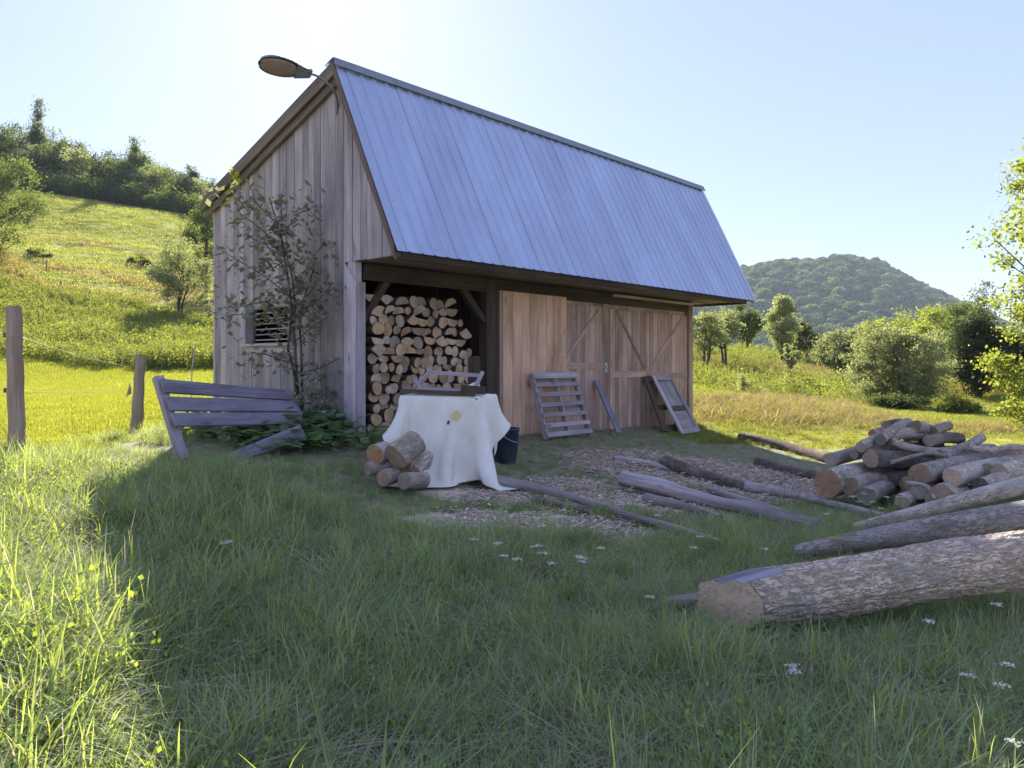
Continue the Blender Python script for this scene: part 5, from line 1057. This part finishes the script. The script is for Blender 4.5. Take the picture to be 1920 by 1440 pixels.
HLB = ['dark tree past the left edge of the hilltop wood', 'full green tree at the left edge of the hilltop wood', 'dark green tree next to the left edge of the wood', 'pale olive tree at the front of the wood near the left bush', 'tallest thin tree sticking up over the whole wood', 'rounded tree just right of the tallest thin tree', 'leafy tree with a ragged top above the first notch', 'olive tree in front of the ragged topped one', 'narrow tree peeping out behind the olive one', 'broad dark tree above the left part of the pasture', 'round tree left of the lone pasture post', 'dark green tree just above the lone pasture post', 'tree with a rounded top right of the lone post', 'upright tree with a pointed top in the middle of the wood', 'brownish olive tree below the pointed one', 'round tree sloping down right of the pointed one', 'low tree at the dip of the treeline', 'green tree right of the dip', 'small tree behind the dip', 'dark plume-shaped tree standing alone over the right treeline', 'pale olive tree below the dark plume-shaped tree', 'rounded tree right of the dark plume', 'low tree where the wood meets the barn roof', 'tree half hidden by the rake of the roof', 'tree behind the gable, hidden by the barn', 'back row tree behind the rounded one', 'back row tree filling the middle left gap', 'back row tree behind the dip', 'back row tree left of the tall thin one', 'back row tree at the far left', 'back row tree right of the plume', 'back row tree left of the pointed one']
for (a, d, yt, k), lb in zip(HT_, HLB):
    d += 14; x = (a - HX) / FPX * d; z = h1(x, d) - .1; top = EYE + (HY - yt) / FPX * d; s = (top - z) / 9.2; place(FT[k], 'wood_tree', lb, (x, d, z), max(.5, min(1.3, s)), None, 'trees of the hilltop wood', 'tree', s)
hs = [tree_meshes('understory', 450 + k, 2.6, 4.2, .1, 30, 2200, .2, M['leaf_far'], shape='bush', clr=.7, tr=.08) for k in range(2)]
US = ['low dark shrub under the wood above the left pasture edge', 'second low shrub along the wood edge from the left', 'shrub under the wood left of the lone post', 'shrub at the wood edge right of the lone post', 'shrub at the wood edge under the pointed tree', 'shrub at the wood edge by the dip', 'shrub at the wood edge under the plume tree', 'last shrub at the wood edge beside the roof', 'back shrub behind the first low one', 'back shrub under the tallest tree', 'back shrub filling the gap left of the lone post', 'back shrub filling the gap right of the lone post', 'back shrub under the round sloping tree', 'back shrub under the small tree behind the dip', 'back shrub near the roof rake']
for k, lb in enumerate(US):
    a = 70 + k * 46 if k < 8 else 92 + (k - 8) * 46; d = 137 if k < 8 else 142; x = (a - HX) / FPX * d; place(hs[k % 2], 'wood_edge_shrub', lb, (x, d, h1(x, d) - .2), 1.6 + .3 * RG.random(), None, 'shrubs along the wood edge', 'bush')
# left bush, mid-slope trees
t_ = tree_meshes('maple_bush', 460, 11, 10, .4, 120, 15000, .22, M['leaf_far'], shape='bush', clr=.85, tr=.2); place(t_, 'large_bush', 'large rounded tree-like bush cut by the left edge of the picture', at_px(-15, 430, 76), .98, .4, None, 'bush')
t_ = tree_meshes('hawthorn', 461, 5.6, 4.9, .8, 70, 9000, .13, M['leaf_olive'], shape='round', clr=.5, tr=.13, stems=3); place(t_, 'slope_tree', 'grey-green small tree on the slope with its shadow in front', at_px(335, 560, 60), 1.15, 1.0, None)
t_ = tree_meshes('alder', 462, 9.4, 5.6, .8, 70, 9000, .16, M['leaf_far'], shape='flame', clr=.6, tr=.16); place(t_, 'slope_tree', 'taller tree rising beside the left gable corner of the barn', at_px(386, 520, 74), 1.1, 2.0, None)
t_ = tree_meshes('scrub_bush', 463, 1.1, 3.4, .0, 20, 1800, .12, M['leaf_dark'], shape='bush', clr=.3, tr=.05); place(t_, 'low_bush', 'low dark bush on the pasture left of the small slope tree', at_px(263, 512, 82), 1.0, 0, None, 'bush')
place(t_, 'low_bush', 'low dark scrubby bank beside the third far-off post', at_px(72, 500, 77), .9, 1.2, None, 'bush')
# right side
def T(seed, px0, yb, yt, wpx, d, kind, label, nl=9000, ls=.13, ncl=80, shape='round', clr=None, th=.12, stems=1, tr=.12, rz=0.7, name='meadow_tree', cat='tree', gap=.05, zoff=0, bm=None):
    x = (px0 - HX) / FPX * d; z = h1(x, d) - .05; h = EYE + (HY - yt) / FPX * d - z; w = wpx / FPX * d
    t_ = tree_meshes(name, seed, h, w, h * th, ncl, nl, ls, M[kind], shape=shape, clr=clr or w * .11, tr=tr, stems=stems, gap=gap, barkm=bm); return place(t_, name, label, (x, d, z), 1, rz, None, cat)
T(500, 1322, 682, 578, 92, 44, 'leaf_olive', 'airy tree with forked trunks right beside the barn corner', 9000, .10, 80, th=.33, stems=2, tr=.16)
T(501, 1360, 676, 573, 70, 47, 'leaf_olive', 'second airy tree just right of the forked one', 7000, .10, 60, th=.35, stems=2, tr=.14)
T(502, 1402, 662, 564, 80, 66, 'leaf_far', 'dark tree behind the two airy ones under the roof corner', 8000, .17, 70, th=.15)
T(503, 1466, 668, 546, 84, 56, 'leaf_olive', 'tall slender leafy tree left of the wooded hill foot', 12000, .13, 90, 'poplar', th=.12, tr=.16)
T(504, 1512, 682, 598, 66, 70, 'leaf_far', 'small dark tree right of the tall slender one', 6000, .17, 50, th=.1)
T(505, 1480, 705, 640, 40, 46, 'leaf_olive', 'low bush below the tall slender tree', 3500, .11, 26, 'bush', name='meadow_bush', cat='bush')
T(506, 1580, 722, 612, 104, 42, 'leaf_olive', 'pale willow at the left end of the willow clump', 12000, .105, 90, th=.12, stems=3, tr=.14)
T(507, 1690, 770, 590, 200, 30, 'leaf_olive', 'big round pale green willow in the middle of the meadow edge', 26000, .085, 150, th=.06, stems=4, tr=.16, clr=.30)
T(513, 1648, 762, 628, 120, 31.5, 'leaf_olive', 'left half of the willow clump in front of the green woods', 12000, .085, 90, th=.06, stems=3, tr=.12, clr=.34)
T(508, 1640, 700, 592, 110, 78, 'leaf_green', 'green tree in the woods behind the willow, leftmost', 9000, .2, 80, th=.05)
T(509, 1700, 700, 580, 120, 82, 'leaf_green', 'green tree in the woods directly behind the big willow', 9000, .2, 80, th=.05)
T(510, 1762, 700, 558, 120, 76, 'leaf_green', 'tall green tree in the woods above the right of the willow', 10000, .2, 90, th=.05)
T(511, 1812, 705, 552, 110, 70, 'leaf_far', 'darker green tree in the woods left of the evergreen', 9000, .2, 80, th=.05)
T(512, 1590, 690, 612, 90, 92, 'leaf_green', 'distant green tree above the pale willow', 7000, .22, 60, th=.05)
T(520, 1834, 752, 574, 105, 33, 'leaf_dark', 'dark evergreen between the willow and the bright maple', 24000, .10, 150, 'flame', th=.03, clr=.38, tr=.18, name='evergreen_tree')
T(521, 1872, 748, 610, 110, 35, 'leaf_dark', 'second dark evergreen partly behind the bright maple', 16000, .11, 110, 'round', th=.03, clr=.4, name='evergreen_tree')
T(522, 1845, 700, 510, 60, 52, 'leaf_far', 'bare thin treetop showing over the evergreens', 1300, .14, 40, 'flame', th=.3, clr=.5, gap=-.1, tr=.10)
T(523, 1680, 782, 738, 130, 27.5, 'leaf_far', 'low dark shrub at the foot of the big willow', 6000, .07, 50, 'bush', name='meadow_bush', cat='bush', clr=.2)
T(524, 1515, 752, 712, 90, 33, 'weed', 'low leafy shrub patch in the meadow left of the willow', 4000, .08, 36, 'bush', name='meadow_bush', cat='bush', clr=.22)
T(526, 1800, 778, 745, 90, 26, 'weed', 'low bright shrub before the evergreens', 4000, .07, 36, 'bush', name='meadow_bush', cat='bush', clr=.2)
T(525, 1393, 762, 700, 26, 28, 'leaf_olive', 'small thin sapling standing in the sunny meadow', 900, .06, 16, 'flame', th=.15, tr=.02, clr=.12, name='meadow_sapling')
# bright maple at the right edge
x = 8.05; d = 12.2; z = h1(x + .6, d); t_ = tree_meshes('maple', 540, 7.4, 4.4, .35, 210, 40000, .062, M['leaf_bright'], clr=.30, tr=.13, aspect=.8, limbs=60, stems=2, shape='round', gap=-.02)
place(t_, 'maple_tree', 'tall bright yellow-green maple cut by the right edge of the picture', (x + 2.8, 14.0, z), 1.0, 2.1)
t_ = tree_meshes('dogwood', 541, 4.4, 3.4, .05, 110, 17000, .065, M['leaf_green'], shape='bush', clr=.22, tr=.04, aspect=.7, stems=4); place(t_, 'maple_shoots', 'leafy green shoots at the foot of the bright maple', (10.95, 15.4, h1(10.95, 15.4)), 1.0, .5, None, 'bush')
# wooded hill far behind
gx, gy = np.meshgrid(np.linspace(-200, 1500, 120), np.linspace(560, 1900, 90), indexing='ij')
PR = np.array([(1100, 560), (1250, 540), (1395, 503), (1430, 493), (1500, 486), (1600, 483), (1650, 492), (1700, 519), (1780, 556), (1850, 590), (1950, 622), (2200, 650), (2600, 670)], float)
def hillz(x, y):
    pk = HX + x / y * FPX; top = EYE + (HY - np.interp(pk, PR[:, 0], PR[:, 1])) / FPX * 1250 - 17
    f = np.where(y < 1250, sstep(560, 1250, y), sstep(1950, 1250, y)); pp = np.stack([x * .006, y * .006, 0 * x], -1)
    return top * f + (fbm(pp, 4) - .5) * 60 * f * (1 - f) * 2 - 3
hz = hillz(gx, gy); ii, jj = np.meshgrid(np.arange(119), np.arange(89), indexing='ij')
me_ = mesh_np('wooded_hill', np.stack([gx.ravel(), gy.ravel(), hz.ravel()], 1), np.stack([ii * 90 + jj, (ii + 1) * 90 + jj, (ii + 1) * 90 + jj + 1, ii * 90 + jj + 1], -1).reshape(-1, 4), M['forest_floor'], smooth=True)
tag(link('wooded_hill', me_), kind='structure')
def canopy(seed):
    g = np.random.default_rng(seed); p = g.normal(size=(300, 3)); p /= np.linalg.norm(p, axis=1)[:, None]; p[:, 2] = np.abs(p[:, 2]) * 1.0 - .2; p *= (4.3 + 1.6 * vnoise(p * 1.6 + seed))[:, None] * np.array([1, 1, 1.15])
    V, F_ = leaves(p + np.array([0, 0, 2.0]), 2.0, g, .8); return mesh_np('canopy', V, F_, M['leaf_hill'], r=np.repeat(g.random(len(F_)), 4))
M['leaf_hill'] = leafmat('hill_forest_leaves', (.07, .11, .05), (.14, .19, .08), (.18, .23, .05), .3, None, 0, .55, .0)
cn = [canopy(600 + k) for k in range(4)]
x = RG.uniform(-100, 1150, 17000); y = RG.uniform(600, 1330, 17000); pk = HX + x / y * FPX; k = (pk > 1270) & (pk < 2150); x, y = x[k], y[k]; n_ = len(x); s = .7 + 1.5 * RG.random(n_) ** 2
scatter('hill_forest', np.stack([x, y, hillz(x, y) + 1], 1), jit(x) * np.array([.4, .4, 1]), np.stack([s, s, s * (.9 + .4 * RG.random(n_))], 1), RG.integers(0, 4, n_), cn, 'unbroken summer forest covering the distant round hill', 'forest')

# sapling before the gable
sp = P(562, 775, 10.75); sp.z = h1(sp.x, sp.y) - .05; sap = thing('sapling', 'thin young tree with drooping leaves growing in front of the gable window', 'tree', sp)
g = np.random.default_rng(700); mb = MB(); tips = []
def sP(a, b, dd=0): return P(a, b, 10.75 + dd)
ST = [[(562, 775, 0), (557, 735, 0), (550, 690, -.02), (540, 655, -.05), (545, 610, -.05), (553, 570, -.1), (548, 520, -.1), (535, 470, -.1), (520, 420, -.05), (505, 370, 0)],
      [(562, 775, 0), (558, 720, .05), (556, 690, .05), (552, 630, .05), (545, 560, .0), (540, 520, 0), (528, 455, 0), (527, 380, .05)],
      [(568, 775, .02), (566, 720, .1), (565, 660, .1), (562, 610, .15), (570, 560, .15), (590, 500, .2)]]
LMB = [[(545, 600, -.05), (500, 565, -.3), (450, 575, -.45), (412, 578, -.5)], [(548, 560, 0), (500, 520, -.1), (450, 490, -.2), (415, 470, -.25)], [(535, 470, 0), (490, 430, -.1), (450, 400, -.15), (430, 350, -.2)], [(552, 590, 0), (600, 560, -.1), (625, 530, -.2)], [(548, 545, 0), (590, 480, 0), (610, 450, .0)], [(530, 440, 0), (560, 400, 0), (595, 385, 0)], [(520, 420, 0), (480, 380, -.05), (470, 350, -.1)], [(553, 640, 0), (590, 610, -.15), (620, 590, -.2)], [(560, 700, .05), (600, 690, 0), (640, 670, -.05)], [(570, 690, 0), (500, 665, -.3), (470, 660, -.4)], [(540, 510, 0), (500, 460, -.2), (460, 440, -.3)], [(552, 580, -.1), (590, 540, -.3), (600, 520, -.4)], [(545, 610, -.1), (480, 590, -.4), (430, 590, -.5)]]
for s in ST: mb.tube([sP(*q) for q in s], [.024 - .018 * k / len(s) for k in range(len(s))], 7, 0, False); tips += [sP(*q) for q in s[len(s) // 2:]]
cen = []
for s in LMB:
    pts = [sP(*q) for q in s]; mb.tube(pts, [.009 - .006 * k / len(s) for k in range(len(s))], 5, 0, False)
    for a, b in zip(pts, pts[1:]):
        for t in np.linspace(0, 1, 18): cen.append(np.array(a.lerp(b, t)) + g.normal(size=3) * (.15, .15, .11))
for s in ST:
    pts = [sP(*q) for q in s[len(s) // 2:]]
    for a, b in zip(pts, pts[1:]):
        for t in np.linspace(0, 1, 16): cen.append(np.array(a.lerp(b, t)) + g.normal(size=3) * (.15, .12, .12))
wpart(mb, 'trunk', M['bark_tree'], sap, True); cen = np.array(cen); cen = np.concatenate([cen, cen + g.normal(size=cen.shape) * .07]); gt = [cen[k] for k in range(len(cen)) if barn_ut(cen[k][0], cen[k][1])[0] < -.06]; cen = np.array(gt)
n_ = len(cen); th_ = g.random(n_) * 6.28; dirs = np.stack([np.cos(th_), np.sin(th_), -.35 - .5 * g.random(n_)], 1); dirs /= np.linalg.norm(dirs, axis=1)[:, None]
sd_ = np.cross(dirs, [0, 0, 1.]); sd_ /= np.linalg.norm(sd_, axis=1)[:, None]; sd_[:, 2] += g.normal(size=n_) * .25; nr = np.cross(dirs, sd_); sz = (.065 + .07 * g.random(n_))[:, None]
V = np.stack([cen, cen + dirs * sz * .45 + sd_ * sz * .32 + nr * sz * .1, cen + dirs * sz * 1.1, cen + dirs * sz * .45 - sd_ * sz * .32 + nr * sz * .1, cen + dirs * sz * .5], 1).reshape(-1, 3)
b5 = np.arange(n_)[:, None] * 5; F_ = np.concatenate([b5 + [0, 1, 4], b5 + [1, 2, 4], b5 + [2, 3, 4], b5 + [3, 0, 4]])
o = link('leaves', mesh_np('sapling_leaves', V, F_, M['leaf_sap'], r=np.repeat(g.random(n_), 5))); under(o, sap)
cen = [] 
for (a, b, c_) in ((434, 322, 6), (440, 335, 7), (436, 350, 8), (430, 362, 5), (428, 374, 3), (443, 328, 4)):
    for q in range(c_): cen.append(np.array(P(a, b, 11.9)) + g.normal(size=3) * (.03, .05, .035))
V, F_ = leaves(np.array(cen), .085, g, .7); mb = MB(); mb.tube([P(470, 400, 11.3), P(450, 360, 11.6), P(436, 320, 11.9)], .004, 5)
v = link('sunlit_shoot', mesh_np('sunlit_shoot', V, F_, M['leaf_sap_lit'], r=np.repeat(g.random(len(F_)), 4))); under(v, sap); o = wpart(mb, 'shoot_stem', M['bark_tree'], sap)
# small shrub by the wall foot
t_ = tree_meshes('wall_shrub', 710, .7, .8, .0, 30, 900, .05, M['leaf_sap'], shape='bush', clr=.1, tr=.01); s0 = P(600, 775, 10.6); place(t_, 'wall_shrub', 'small leafy shrub at the gable wall between sapling and corner post', (s0.x, s0.y, h1(s0.x, s0.y)), 1, 0, None, 'bush')
# ------------------------------------------------------------ haze
hb = MB(); hb.bar((0, -3100, 115), (0, 3100, 115), 6200, 260); m, N, L, out = newmat('air'); pv = N.new('ShaderNodeVolumePrincipled')
pv.inputs['Density'].default_value = 0.00016; pv.inputs['Color'].default_value = (.68, .80, 1, 1); pv.inputs['Anisotropy'].default_value = 0.0; L.new(pv.outputs[0], out.inputs['Volume'])
o = hb.build('haze', m); tag(o, kind='stuff')
